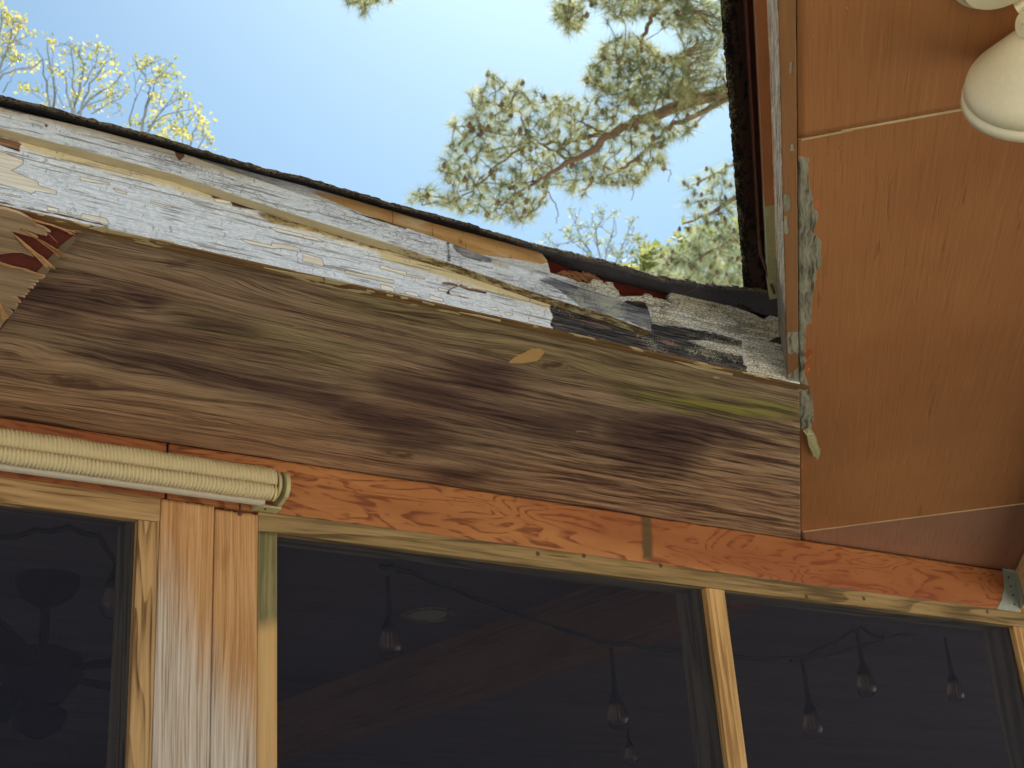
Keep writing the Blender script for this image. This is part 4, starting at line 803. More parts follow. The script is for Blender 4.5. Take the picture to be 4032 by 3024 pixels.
# peeling chips
b = MB()
for q, dz in (([(600, 1322), (650, 1300), (672, 1340), (692, 1375), (700, 1420), (716, 1442), (712, 1480), (695, 1515), (685, 1495), (670, 1490), (655, 1450), (640, 1425), (625, 1350)], .006),):
    P = [onZ(u, v, ZS-.004-dz*i/len(q)) for i, (u, v) in enumerate(cr(E2, q))]; n = len(P)
    b.add(P+[p+np.array([0, 0, .0012]) for p in P], [tuple(range(n))[::-1], tuple(range(n, 2*n))]+[(i, (i+1) % n, n+(i+1) % n, n+i) for i in range(n)])
b.build('hanging_chip', MAT['paleyellow'], eave)['label'] = 'pale chip dangling at the end of the peeled strip'
MAT['orange'] = simple('orange_curl', lin(196, 112, 64), .6)
b = MB()
for q in ([(628, 800), (655, 785), (662, 812), (640, 845), (622, 860), (618, 840)], [(612, 880), (640, 868), (640, 900), (648, 920), (620, 945), (614, 920)]):
    P = [onZ(u, v, ZS-.003-.004*(i % 3)) for i, (u, v) in enumerate(cr(E2, q))]; n = len(P); b = MB()
    b.add(P+[p+np.array([0, 0, .001]) for p in P], [tuple(range(n))[::-1], tuple(range(n, 2*n))]+[(i, (i+1) % n, n+(i+1) % n, n+i) for i in range(n)]); b.build('paint_curl', MAT['orange'], eave)
# small nail heads on the ceiling
b = MB()
for u, v in cr(M3, [(930, 990), (1020, 998), (1130, 966), (1213, 968), (1283, 946), (1838, 1337), (1450, 55), (1225, 1560), (1120, 1100)])+cr(T3, [(1062, 55), (840, 238), (1750, 480), (1024, 960), (992, 1105)]):
    b = MB(); b.lathe(onZ(u, v, ZS-.0003), (0, 0, -1), [(0, .0019), (.0008, .0017), (.0011, .0001)], 8); b.build('nail_head', MAT['speck'], eave)
# fascia, trim, drip edge, shingles of the right wing: profiles in (n,z) swept along t
def sweep(name, prof, t0, t1, mat, n=60, attrs=None, label=None, wob=0, parent=None):
    ts = np.linspace(t0, t1, n); k = len(prof); V = []; F = []
    for i, t in enumerate(ts):
        for j, (nn_, z) in enumerate(prof):
            dn = wob*(vnoise(np.array([t*90.]), np.array([j*2.3]), 3)[0]-.5); V.append(rp(t, nn_+dn, z+dn*.6))
    for i in range(n-1):
        for j in range(k): j2 = (j+1) % k; F.append((i*k+j, i*k+j2, (i+1)*k+j2, (i+1)*k+j))
    F += [tuple(range(k))[::-1], tuple((n-1)*k+j for j in range(k))]
    V = np.array(V); g = np.stack([-(V-R0)@EV, V[:, 2]+(V-R0)@NV, (V-R0)@NV], 1)
    o = build(name, V, F, mat, parent or eave, g=g, attrs=attrs(V, g) if attrs else None)
    if label: o['label'] = label
    return o
z1 = lambda z: 1.6+z
FPEEL = [zp(E1, [(525, 1410), (570, 1410), (580, 1530), (530, 1540)]), zp(E1, [(580, 1045), (608, 1045), (608, 1100), (585, 1100)]), zp(E1, [(530, 1560), (560, 1570), (560, 1670), (530, 1670)]), zp(E2, [(480, 0), (508, 0), (505, 40), (485, 40)]), zp(E2, [(500, 680), (582, 670), (582, 815), (505, 822)]), zp(E2, [(500, 960), (582, 900), (590, 1040), (505, 1000)]), zp(E1, [(575, 450), (590, 450), (590, 540), (575, 540)])]
# underside of fascia as fine grid
def under(name, n0, n1, z, t0, t1, mat, polys, label, nu=500, nv=16, th=.004, fn=None):
    def f(I, J):
        t = t0+(t1-t0)*I; nn_ = n0+(n1-n0)*J+.0007*fbm(t*60, t*0, 4, 3)*(J < .01)
        P = R0[None]-EV[None]*t[:, None]+NV[None]*nn_[:, None]; P[:, 2] = z; return P
    V, F, N = sheet(nu, nv, f, (0, 0, th)); g = np.stack([-(V-R0)@EV, (V-R0)@NV, V[:, 2]], 1)
    o = build(name, V, F, mat, eave, g=g, attrs=dict(peel=sdf(V[:, :2], polys, .03), scab=np.full(len(V), -.02)))
    o['label'] = label; return o
under('fascia_underside', .0022, .0235, ZS, -.0, 3.2, MAT['rfascia'], FPEEL, 'brown underside of the right fascia with grey bare spots')
sweep('fascia_face', [(.0225, z1(1.143)), (.0245, z1(1.1425)), (.0245, z1(1.262)), (.0105, z1(1.262)), (.0105, z1(1.1465))], 0.0, 3.2, MAT['peeled'], 300, lambda V, g: dict(grey=np.clip(.33-g[:, 0], -.1, .1)), 'whitish weathered face of the right fascia', .0012)
b = MB()
lo = [rp(-.02, .0001, z1(1.15)), rp(3.2, .0001, z1(1.15)), rp(3.2, .0038, z1(1.15)), rp(-.02, .0038, z1(1.15))]; b.hexa(lo, [p+np.array([0, 0, .06]) for p in lo]); b.build('shadow_gap', MAT['black'], eave)
sweep('trim_strip', [(.0246, z1(1.255)), (.040, z1(1.255)), (.040, z1(1.295)), (.0246, z1(1.295))], .512, 3.2, MAT['rtrim'], 200, lambda V, g: dict(peel=np.full(len(V), -.03), scab=np.full(len(V), -.02)), 'orange brown trim strip on the right fascia', .0006)
sweep('trim_strip', [(.0246, z1(1.2552)), (.040, z1(1.2552)), (.040, z1(1.295)), (.0246, z1(1.295))], .165, .511, MAT['paleyellow'], 80, None, 'pale yellow end of the trim strip near the corner', .0008)
sweep('drip_edge', [(.0485, z1(1.283)), (.051, z1(1.283)), (.052, z1(1.312)), (.030, z1(1.316)), (.030, z1(1.314)), (.0495, z1(1.310))], .33, 3.2, MAT['drip'], 120, None, 'brown metal drip edge under the right shingles', .0006)
b = MB(); b.tube([rp(.345, .050, z1(1.286)), rp(.30, .049, z1(1.283)), rp(.25, .040, z1(1.268)), rp(.205, .031, z1(1.246))], .0028, 8); b.build('bent_flashing', MAT['drip'], eave)
def rshingle():
    ts = np.linspace(-.02, 3.2, 1500); V = []; F = []; rim = []; br = []
    for t in ts:
        w = lambda j, a, f: (vnoise(np.array([t*f]), np.array([j*3.7]), 4)[0]-.5)*a
        dip = -.012*max(0, 1-(t/.12)) if t < .12 else 0
        prof = [(.020, 1.316, 0), (.052, 1.3105, 0), (.060, 1.306, 0), (.070, 1.301, .3), (.0795, 1.2975, .8), (.0835, 1.300, 1), (.0825, 1.304, 1), (.0805, 1.3075, 1), (.081, 1.311, 1), (.078, 1.314, 1), (.0, 1.338, 1)]
        k = len(prof)
        for j, (n_, z, r) in enumerate(prof):
            a = w(j, .004, 160) if 2 < j < 10 else w(j, .001, 60); V.append(rp(t, n_+a, z1(z)+w(j+20, .003, 130)*(r > 0)+dip)); rim.append(r); br.append(.10 if j in (1, 2) else (-.0 if j == 3 else -.4))
    n = len(ts)
    for i in range(n-1):
        for j in range(k-1): F.append((i*k+j, i*k+j+1, (i+1)*k+j+1, (i+1)*k+j))
        F.append((i*k+k-1, i*k, (i+1)*k, (i+1)*k+k-1))
    V = np.array(V); o = build('shingle_edge', V, F, MAT['lshingle'], eave, g=np.stack([-(V-R0)@EV, (V-R0)@NV, V[:, 2]], 1), attrs=dict(rim=rim, brown=br)); o['label'] = 'black shingle edge speckled with lichen on the right eave'
rshingle()
# dark valley flashing where the two shingle edges meet
b = MB(); P = [onY(u, v, y) for (u, v, y) in [(2560, 1115, 1.835), (2700, 1138, 1.83), (2830, 1150, 1.83), (2935, 1135, 1.83), (2965, 1225, 1.85), (3005, 1255, 1.862), (2935, 1215, 1.85), (2820, 1178, 1.848), (2700, 1145, 1.845)]]
n = len(P); b.add(P+[p+np.array([0, .006, .004]) for p in P], [tuple(range(n)), tuple(range(n, 2*n))[::-1]]+[(i, (i+1) % n, n+(i+1) % n, n+i) for i in range(n)]); V = np.array(b.v)
build('valley_flap', V, b.f, MAT['shingle'], porch, attrs=dict(rim=np.full(len(V), .25)))['label'] = 'dark shingle flap filling the valley corner'
b = MB()
zr = z1(1.318)
lo = [rp(-.3, .02, zr), rp(3.4, .02, zr), rp(3.4, -1.05, zr+.35), rp(-3.2, -1.05, zr+.35)]; b.hexa(lo, [p+np.array([0, 0, .03]) for p in lo])
lo = [rp(-3.2, -1.052, zr+.35), rp(3.4, -1.052, zr+.35), rp(3.4, -2.1, zr), rp(-3.2, -2.1, zr)]; b.hexa(lo, [p+np.array([0, 0, .03]) for p in lo])
V = np.array(b.v); build('roof', V, b.f, MAT['shingle'], eave, attrs=dict(rim=np.ones(len(V))))
# joist on a metal hanger at the right end of the beam
hx = onY(3986, 2240, YW)
j0 = np.array([hx[0]+.004, YW-.001, 0]); side = np.array([EV[1], -EV[0], 0])*.04
lo = [j0, j0-EV*2.4, j0-EV*2.4+side, j0+side]; b = MB()
b.hexa([p+np.array([0, 0, ZB0+.012]) for p in lo], [p+np.array([0, 0, ZS-.003]) for p in lo]); b.build('joist', MAT['raw'], eave, grain=EV)
q = [onY(u, v, YW-.0018) for u, v in [(3957, 2232), (3980, 2230), (3990, 2232), (4020, 2408), (4012, 2412), (3925, 2398), (3945, 2360), (3955, 2310), (3953, 2270), (3947, 2240)]]
n = len(q); b = MB(); b.add(q+[p+np.array([0, .0014, 0]) for p in q], [tuple(range(n)), tuple(range(n, 2*n))[::-1]]+[(i, (i+1) % n, n+(i+1) % n, n+i) for i in range(n)])
q = [onY(3991, 2250, YW-.0018), onY(4019, 2400, YW-.0018)]; f1 = [q[0], q[1], q[1]-EV*.06+np.array([0, 0, .01]), q[0]-EV*.06-np.array([0, 0, .03])]
b.hexa(f1, [p+side*.03 for p in f1]); hg = b.build('joist_hanger', MAT['galv'], eave); hg['label'] = 'galvanised metal hanger holding the joist at the right end of the beam'
b = MB()
for u, v in [(3964, 2240), (3971, 2274), (3979, 2309), (3988, 2344), (3994, 2380)]:
    b = MB(); b.lathe(onY(u, v, YW-.0018), (0, -1, 0), [(0, .0028), (.0008, .0028), (.0009, .0001)], 10); b.build('nail_hole', MAT['hole'], hg)

# ================================================================== things
# ---- roller shade
shx0, shx1 = -.35, onY(1090, 1900, YW-.05)[0]
shade = empty('roller_shade', (.6, YW-.05, onY(600, 1850, YW-.05)[2]), 'rolled up cream ribbed fabric shade mounted on the beam', 'shade')
def band_(u, v, y): return onY(u, v, y)[2]
zt_ = band_(1040, 1850, YW-.03); zb_ = band_(1040, 1980, YW-.03)
H = zt_-zb_; Rm = .032; zc = zt_-Rm-.001; yc = YW-.004-Rm-.006
def rolled(x0, x1, yc, zc, r, rib, n, seed, ecc=1.0, floor=0):
    xs = np.arange(x0, x1, .0011); V = []; F = []; m_ = 26; ph = 0
    lx = fbm(xs*9, xs*0, seed, 3)
    for i, x in enumerate(xs):
        e = max(0, 1-(x1-x)/.004); rr = r*(1-.25*e*e)
        sk = .003*lx[i]
        for j in range(m_):
            t = 2*math.pi*j/m_; wob = 1+.05*fbm(np.array([x*25]), np.array([t*1.3]), seed+2, 2)[0]*2
            ribv = rib*abs(math.sin((x+sk*math.sin(t*2+seed))*math.pi/.0076))**.8
            q = rr*wob+ribv-rib; V.append((x, yc+q*math.cos(t)*ecc, zc+q*math.sin(t)))
    k = len(xs)
    for i in range(k-1):
        for j in range(m_): j2 = (j+1) % m_; F.append((i*m_+j, (i+1)*m_+j, (i+1)*m_+j2, i*m_+j2))
    F += [tuple((k-1)*m_+j for j in range(m_)), tuple(range(m_))[::-1]]
    return V, F
V, F = rolled(shx0, shx1-.006, yc, zc, Rm, .0032, 0, 3); build('fabric_roll', V, F, MAT['fabric'], shade, smooth=True)
r2 = .017; V, F = rolled(shx0, shx1-.018, yc-Rm+.002, zc-Rm+.001, r2, .004, 0, 8, 1.1); build('fabric_fold', V, F, MAT['fabric'], shade, smooth=True)
b = MB(); b.tube([(shx0, yc-.012, zc-Rm-r2+.004), (shx1-.03, yc-.012, zc-Rm-r2+.004)], .0095, 12); b.build('bottom_bar', MAT['vinyl'], shade)
b = MB(); b.lathe((shx1-.020, yc-Rm+.002, zc-Rm+.001), (1, 0, 0), [(0, r2+.0005), (.004, r2+.0005), (.004, r2-.004), (.0045, .001)], 28); b.build('fold_cap', simple('yellow_cap', lin(214, 190, 124), .5), shade)
br = MB(); bx = shx1
br.lathe((bx-.004, yc, zc-.004), (1, 0, 0), [(0, .026), (.001, .030), (.006, .0295), (.010, .024), (.011, .010), (.018, .0095), (.019, .001)], 32)
pl = []
for k in range(19):
    a = R(100-k*10.5); pl.append((yc-.004+.034*math.cos(a)*1.0, zc-.006+.036*math.sin(a)))
pl = [(YW-.002, zc+.026)]+[(yc+.004-.036*math.sin(R(a)), zc-.006+.034*math.cos(R(a))) for a in range(-20, 150, 10)]+[(YW-.002, zc-.045)]
n = len(pl); x0b, x1b = bx+.012, bx+.020
br.add([(x0b, y, z) for y, z in pl]+[(x1b, y, z) for y, z in pl], [tuple(range(n)), tuple(range(n, 2*n))[::-1]]+[(i, n+i, n+(i+1) % n, (i+1) % n) for i in range(n)])
br.box((bx-.034, YW-.03, zc-.0462), (bx+.019, YW-.0015, zc-.0425)); br.box((bx-.034, YW-.0042, zc-.0424), (bx+.0118, YW-.0015, zc-.030))
o = br.build('bracket', MAT['cream_plastic'], shade)
b = MB(); b.lathe((bx-.012, YW-.02, zc-.0465), (0, 0, -1), [(0, .0028), (.002, .0025), (.0025, .0002)], 10); b.build('screw', MAT['nail'], shade)

# ---- twin flood light
fl_ = empty('flood_light', onZ(4130, 180, ZS), 'cream bell shaped flood light on the brown ceiling, cut off by the top right corner', 'light')
base = onZ(3922, -98, ZS)
b = MB(); b.lathe(base, (0, 0, -1), [(-.001, .001), (0, .052), (.006, .0535), (.009, .052), (.011, .047), (.020, .040), (.024, .001)], 48); b.build('mounting_plate', MAT['cream_lamp'], fl_)
def wpt(u, v, dz): return onZ(u, v, ZS-dz)
def bell(apex, mouth, r, name):
    d = nrm(mouth-apex); L = np.linalg.norm(mouth-apex); b = MB()
    prof = [(-.03*L/.11, .001), (-.03, .016), (-.006, .017), (0, r*.24), (.02*L, r*.27), (.30*L, r*.58), (.60*L, r*.895), (.66*L, r*.94), (.72*L, r*.965), (.84*L, r*.985), (.85*L, r*.965), (.865*L, r*.965), (.875*L, r*1.012), (.985*L, r*1.03), (L, r*1.0), (L, r*.93), (.6*L, r*.55)]
    b.lathe(apex, d, prof, 64); o = b.build('lamp_shade', MAT['cream_lamp'], fl_, smooth=False)
    for p in o.data.polygons: p.use_smooth = True
    b = MB(); b.lathe(mouth-d*.012, d, [(0, r*.88), (.004, r*.7), (.008, r*.3), (.009, .001)], 40); b.build('lens', MAT['lens'], o, smooth=True)
    return o
bell(onD(4098, 116, 1.94), onD(4106, 376, 1.995), .0965, 0)
b = MB(); b.tube([base+np.array([.06, .02, -.016]), onD(4100, -20, 1.96), onD(4100, 50, 1.945), onD(4098, 110, 1.94)], .014, 14)
kd = nrm(onD(4040, 95, 1.93)-onD(4080, 95, 1.94)); b.lathe(onD(4058, 95, 1.93), kd, [(-.02, .019), (.004, .019), (.010, .016), (.012, .001)], 20); b.build('swivel_arm', MAT['cream_lamp'], fl_)

# ---- ceiling fan behind the left screen
fy = 3.9; fc = onY(190, 2250, fy)
fan = empty('ceiling_fan', fc, 'dark ceiling fan seen dimly through the left screen', 'fan')
top = np.array([fc[0], fc[1], ZC]); b = MB(); b.lathe(top, (0, 0, -1), [(0, .085), (.02, .085), (.05, .07), (.075, .035), (.085, .012), (.086, .001)], 32); b.build('canopy', MAT['darkmetal'], fan, smooth=True)
b = MB(); b.tube([top-[0, 0, .08], top-[0, 0, .20]], .013, 12); b.build('downrod', MAT['darkmetal'], fan)
b = MB(); b.lathe(top-[0, 0, .19], (0, 0, -1), [(0, .02), (.01, .06), (.03, .105), (.09, .11), (.12, .08), (.15, .06), (.16, .001)], 36); b.build('motor', MAT['darkmetal'], fan, smooth=True)
b = MB(); b.lathe(top-[0, 0, .35], (0, 0, -1), [(0, .05), (.02, .075), (.06, .06), (.085, .02), (.087, .001)], 30); b.build('light_bowl', MAT['darkmetal'], fan, smooth=True)
for k in range(5):
    a = R(20+72*k); d = np.array([math.cos(a), math.sin(a), 0]); s = np.array([-d[1], d[0], .12]); c = top-[0, 0, .27]; b = MB()
    lo = [c+d*.10-s*.03, c+d*.2-s*.055, c+d*.56-s*.07, c+d*.60-s*.03, c+d*.60+s*.03, c+d*.56+s*.07, c+d*.2+s*.055, c+d*.10+s*.03]
    b.add(lo+[p+np.array([0, 0, .006]) for p in lo], [tuple(range(8))[::-1], tuple(range(8, 16))]+[(i, (i+1) % 8, 8+(i+1) % 8, 8+i) for i in range(8)]); b.build('blade', MAT['darkmetal'], fan)

# ---- string lights
def string(label, cords, lamps, y):
    P0 = onY(*cords[0][0], y); root = empty('string_lights', P0, label, 'string lights', 'string lights behind the screens')
    for q in cords:
        pts = [onY(u, v, y) for u, v in q]; out = []
        for i in range(len(pts)-1):
            for t in (0, .25, .5, .75): out.append(pts[i]*(1-t)+pts[i+1]*t+np.array([0, 0, -.006*math.sin(t*math.pi)]))
        out.append(pts[-1]); b = MB(); b.tube(out, .0064, 7); b.build('cord', MAT['cord'], root)
    for (ut, vt, ub, vb, yy) in lamps:       # top of socket, centre of bulb
        yy = yy or y; a = onY(ut, vt, yy); c = onY(ub, vb, yy); c[0] = a[0]; h = c[2]
        lp = empty('lamp', a, parent=root)
        b = MB(); neck = np.array([c[0], c[1], h+.052]); b.tube([a, a*.5+neck*.5+[0, 0, .01], neck], [.005, .0055, .009], 10); b.lathe(neck+[0, 0, .004], (0, 0, -1), [(-.01, .006), (0, .010), (.03, .0215), (.034, .0205), (.035, .001)], 20); b.build('socket', MAT['cord'], lp)
        b = MB(); b.lathe(neck-[0, 0, .028], (0, 0, -1), [(0, .018), (.012, .022), (.035, .031), (.05, .0315), (.062, .027), (.072, .016), (.075, .001)], 24); b.build('bulb', MAT['glass'], lp, smooth=True)
        b = MB()
        for k in range(4):
            s = np.array([.006*math.cos(k*1.57), .006*math.sin(k*1.57), 0]); b.tube([neck+s-[0, 0, .036], neck+s*1.3-[0, 0, .076]], .0012, 5)
        b.build('filament', MAT['amber'], lp)
k2 = lambda q: cr(L2, q)
string('black cord of bulbs drooping from the middle of the screened porch to the right', [k2([(250, 350), (330, 345), (440, 385), (700, 480), (1000, 600), (1350, 720), (1600, 800), (1740, 840), (1850, 850), (2212, 900)])+cr(L3, [(0, 900), (330, 935), (700, 945), (860, 905), (1100, 770), (1160, 745), (1300, 812)])],
       [(*k2([(300, 420)])[0], *k2([(312, 820)])[0], 0), (*k2([(1748, 880)])[0], *k2([(1775, 1290)])[0], 0), (*cr(L3, [(775, 950)])[0], *cr(L3, [(832, 1355)])[0], 0), (*cr(L3, [(1128, 765)])[0], *cr(L3, [(1165, 1095)])[0], 0)], 3.25)
string('second cord of bulbs rising to the right corner of the right screen', [cr(L3, [(700, 960), (860, 930), (1100, 880), (1400, 800), (1600, 760), (1740, 770), (2000, 800), (2300, 900)])], [(*cr(L3, [(1690, 768)])[0], *cr(L3, [(1733, 1140)])[0], 0), (*cr(L3, [(1520, 850)])[0], *cr(L3, [(1525, 1090)])[0], 4.4), (*cr(L2, [(1850, 1330)])[0], *cr(L2, [(1840, 1560)])[0], 5.2)], 3.55)
string('short cord and bulb with a glowing orange filament beside the left stud', [cr(L1, [(-200, 200), (0, 160), (230, 115), (450, 95), (640, 150), (760, 330)])], [(*cr(L1, [(752, 330)])[0], *cr(L1, [(712, 540)])[0], 0)], 3.05)

# ---- recessed ceiling light
c = onZ(1684, 2420, ZC); rl = empty('recessed_light', c, 'round recessed ceiling light behind the middle screen', 'light')
b = MB(); b.lathe(c+[0, 0, .001], (0, 0, -1), [(0, .084), (.006, .084), (.008, .070), (.001, .062)], 40); b.build('trim_ring', MAT['stud'], rl)
b = MB(); b.lathe(c, (0, 0, -1), [(.0, .061), (.002, .05), (.003, .001)], 32); b.build('lens', MAT['white'], rl)
# ---- small wall mounted speaker box
p0 = onY(3475, 2795, 5.2); p1 = onY(3695, 2900, 5.2); sp_ = empty('speaker_box', (p0+p1)/2, 'small dark box speaker hanging inside behind the right screen', 'speaker')
b = MB(); b.hexa([(p0[0], 5.2, p1[2]), (p1[0], 5.32, p1[2]+.01), (p1[0]+.03, 5.5, p1[2]+.01), (p0[0]+.03, 5.4, p1[2])], [(p0[0], 5.2, p0[2]-.02), (p1[0], 5.32, p0[2]), (p1[0]+.03, 5.5, p0[2]), (p0[0]+.03, 5.4, p0[2]-.02)]); b.build('cabinet', MAT['darkmetal'], sp_)
b = MB(); b.box(((p0+p1)[0]/2-.01, 5.42, p0[2]-.03), ((p0+p1)[0]/2+.02, 5.45, ZC)); b.build('bracket', MAT['darkmetal'], sp_)

# ================================================================== trees
def inpoly(x, y, q):
    c = False; n = len(q)
    for i in range(n):
        (x0, y0), (x1, y1) = q[i], q[(i+1) % n]
        if (y0 > y) != (y1 > y) and x < (x1-x0)*(y-y0)/(y1-y0)+x0: c = not c
    return c
def fillpoly(q, n, mind):
    xs = [p[0] for p in q]; ys = [p[1] for p in q]; out = []; tries = 0
    while len(out) < n and tries < n*60:
        tries += 1; x = random.uniform(min(xs), max(xs)); y = random.uniform(min(ys), max(ys))
        if inpoly(x, y, q) and all((x-a)**2+(y-b_)**2 > mind**2 for a, b_ in out[-400:]): out.append((x, y))
    return out
def pine(name, label, base, depth, branches, regions, twigr, needle, mat, nn_=46, spread=.5, group=None):
    """regions: (polygon, count, min distance). Boughs and tufts stand at `depth` metres from the eye, +- spread."""
    tr = empty(name, (base[0], base[1], 0), label, 'tree', group)
    b = MB(); h = base[2]; b.tube([(base[0], base[1], -.1), (base[0]+.1, base[1], h*.5), (base[0], base[1]+.1, h)], [.26, .2, .08], 12); b.build('trunk', MAT['bark'], tr, grain=(0, 0, 1))
    bb = MB(); nodes = []
    for q, r0, r1, dz in branches:
        P = [onD(u, v, depth+dz*i/max(1, len(q)-1)) for i, (u, v) in enumerate(q)]
        fine = []
        for i in range(len(P)-1):
            for t in np.linspace(0, 1, 4, endpoint=False): fine.append(P[i]*(1-t)+P[i+1]*t+rng.normal(0, .012, 3)*(t > 0))
        fine.append(P[-1]); k = len(fine); bb.tube(fine, [r0+(r1-r0)*i/(k-1) for i in range(k)], 8)
        for i, p in enumerate(fine): nodes.append(p)
    nodes = np.array(nodes); V = []; F = []
    for q, n, md in regions:
        for (u, v) in fillpoly(q, n, md):
            p = onD(u, v, depth+random.uniform(-spread, spread)); d = np.linalg.norm(nodes-p, axis=1)+np.random.default_rng(int(u)).random(len(nodes))*.05
            s = nodes[int(np.argmin(d))]; L = np.linalg.norm(p-s)
            if L < 2.2:
                m1 = s*.6+p*.4+rng.normal(0, .05*L, 3); m2 = s*.2+p*.8+rng.normal(0, .06*L, 3)+[0, 0, -.03*L]
                bb.tube([s, m1, m2, p], [twigr*1.6, twigr*1.2, twigr, twigr*.8], 5, cap=False)
                nodes = np.vstack([nodes, m1, m2, p]) if len(nodes) < 3000 else nodes
                ax = nrm(p-m2+[0, 0, .25*np.linalg.norm(p-m2)])
            else: ax = nrm(rng.normal(0, 1, 3))
            m = int(nn_*random.uniform(.7, 1.2)); D = rng.normal(0, 1, (m, 3)); D /= np.linalg.norm(D, axis=1)[:, None]
            D = D+ax*random.uniform(.5, 1.0); D /= np.linalg.norm(D, axis=1)[:, None]
            ln = needle*rng.uniform(.6, 1.1, m); side = np.cross(D, rng.normal(0, 1, (m, 3))); side /= np.linalg.norm(side, axis=1)[:, None]; side *= .0021*depth/14*1.25
            root = p-ax*rng.uniform(0, needle*.5, m)[:, None]; k0 = len(V)*0
            tip = root+D*ln[:, None]; tip[:, 2] -= ln*.12
            V.append(np.stack([root-side, root+side, tip], 1).reshape(-1, 3))
    for p in nodes[::max(1, len(nodes)//110)]:
        q = p+rng.normal(0, .03, 3); bb.tube([q+[0, 0, .03], q, q-[.01, 0, .03], q-[.01, 0, .05]], [.008, .022, .024, .006], 7)
    V = np.vstack(V); F = np.arange(len(V)).reshape(-1, 3)
    bb.build('branches', MAT['bark'], tr, grain=(1, 0, 0)); build('crown', V, F, mat, tr)
    return tr
PD = 14.0
tb = onD(3700, 800, PD+1.5)
main = [(cr(T2, [(3200, 250), (2500, 580), (2212, 680), (2000, 760), (1870, 810), (1720, 880), (1600, 990), (1480, 1045), (1380, 1110), (1280, 1170)]), .066, .013, -.6),
        (cr(T2, [(1280, 1170), (1150, 1250), (1040, 1330), (960, 1390)]), .016, .005, 0), (cr(T2, [(1700, 865), (1570, 890), (1450, 935), (1300, 935), (1200, 925), (1050, 955), (880, 990)]), .022, .006, .2),
        (cr(T2, [(1195, 945), (1020, 1060), (920, 1170), (850, 1240), (700, 1310), (520, 1330)]), .014, .005, .2), (cr(T2, [(1470, 1030), (1350, 970), (1280, 925), (1200, 880), (1000, 860), (800, 820)]), .014, .004, .3),
        (cr(T2, [(3000, 300), (2500, 640), (2212, 790), (2090, 840), (1980, 970), (1850, 1080), (1700, 1165), (1560, 1230)]), .032, .005, -.4), (cr(T2, [(1190, 920), (1195, 830), (1170, 740), (1080, 690), (940, 660), (850, 690)]), .010, .004, 0),
        (cr(T2, [(1700, 850), (1560, 790), (1400, 720), (1330, 660)]), .010, .004, .3), (cr(T2, [(2400, -200), (2200, -80), (2110, 0), (2030, 90), (1980, 180), (1955, 280), (1920, 380), (1945, 480), (2000, 620)]), .035, .007, 0),
        (cr(T2, [(1350, 1150), (1330, 1230), (1250, 1370), (1180, 1410)]), .014, .005, 0), (cr(T2, [(1340, 1240), (1390, 1320), (1405, 1400), (1395, 1450)]), .006, .003, 0), (cr(T2, [(1280, 1170), (1100, 1190), (900, 1190), (740, 1250)]), .008, .003, .1),
        (cr(T2, [(2000, 960), (1985, 1060), (1960, 1140), (1890, 1200), (1880, 1300)]), .009, .003, 0), (cr(T2, [(2060, 1040), (2130, 1100), (2120, 1180)]), .006, .003, 0), (cr(T2, [(1900, 430), (1700, 380), (1600, 470)]), .01, .004, .3), (cr(T2, [(2000, 760), (2080, 600), (2180, 400), (2212, 360)]), .012, .005, .3)]
reg = [(cr(T2, [(430, 1300), (470, 1220), (560, 1200), (640, 1260), (720, 1220), (640, 1130), (600, 1040), (690, 960), (720, 900), (670, 840), (700, 740), (830, 730), (850, 680), (820, 590), (930, 560), (960, 480), (1110, 490), (1240, 570), (1330, 640), (1420, 600), (1520, 600), (1600, 640), (1720, 560), (1800, 600), (2000, 600), (2300, 560), (2300, 830), (2120, 940), (2060, 1060), (2130, 1010), (1970, 1170), (1840, 1210), (1700, 1190), (1560, 1260), (1470, 1180), (1340, 1200), (1320, 1330), (1230, 1440), (1100, 1430), (960, 1420), (800, 1380), (640, 1330), (540, 1340)]), 560, 27*.6),
       (cr(T2, [(1560, 520), (1590, 430), (1640, 380), (1700, 280), (1850, 210), (1950, 230), (2060, 330), (2150, 360), (2230, 320), (2300, 600), (2000, 620), (1800, 620), (1620, 560)]), 170, 17), (cr(T2, [(1370, 0), (1560, 0), (1575, 150), (1470, 225), (1390, 130)]), 42, 15), (cr(T2, [(1600, -100), (2260, -100), (2260, 170), (2080, 170), (2000, 90), (1900, 120), (1720, 150), (1690, 60), (1610, 10)]), 110, 16),
       (cr(T2, [(0, -100), (420, -100), (330, 10), (250, 40), (140, 90), (40, 50)]), 30, 14), (cr(T3, [(-20, 0), (320, 0), (330, 620), (240, 720), (80, 740), (-20, 640)]), 150, 17), (cr(T2, [(1450, 1240), (1570, 1290), (1500, 1180)]), 5, 10)]
reg[3] = (reg[3][0], 110, 16)
pine('pine_tree', 'large pine reaching a long branch with needle tufts across the sky', (tb[0], tb[1], 13.5), PD, main+[(cr(T2, [(500, -300), (300, -120), (230, -20), (150, 40)]), .02, .005, 0), (cr(T2, [(1500, -250), (1480, -60), (1500, 60), (1460, 180)]), .016, .004, 0)], reg, .0036, .145, MAT['needle'])
tb2 = onD(3500, 1500, 21.0)
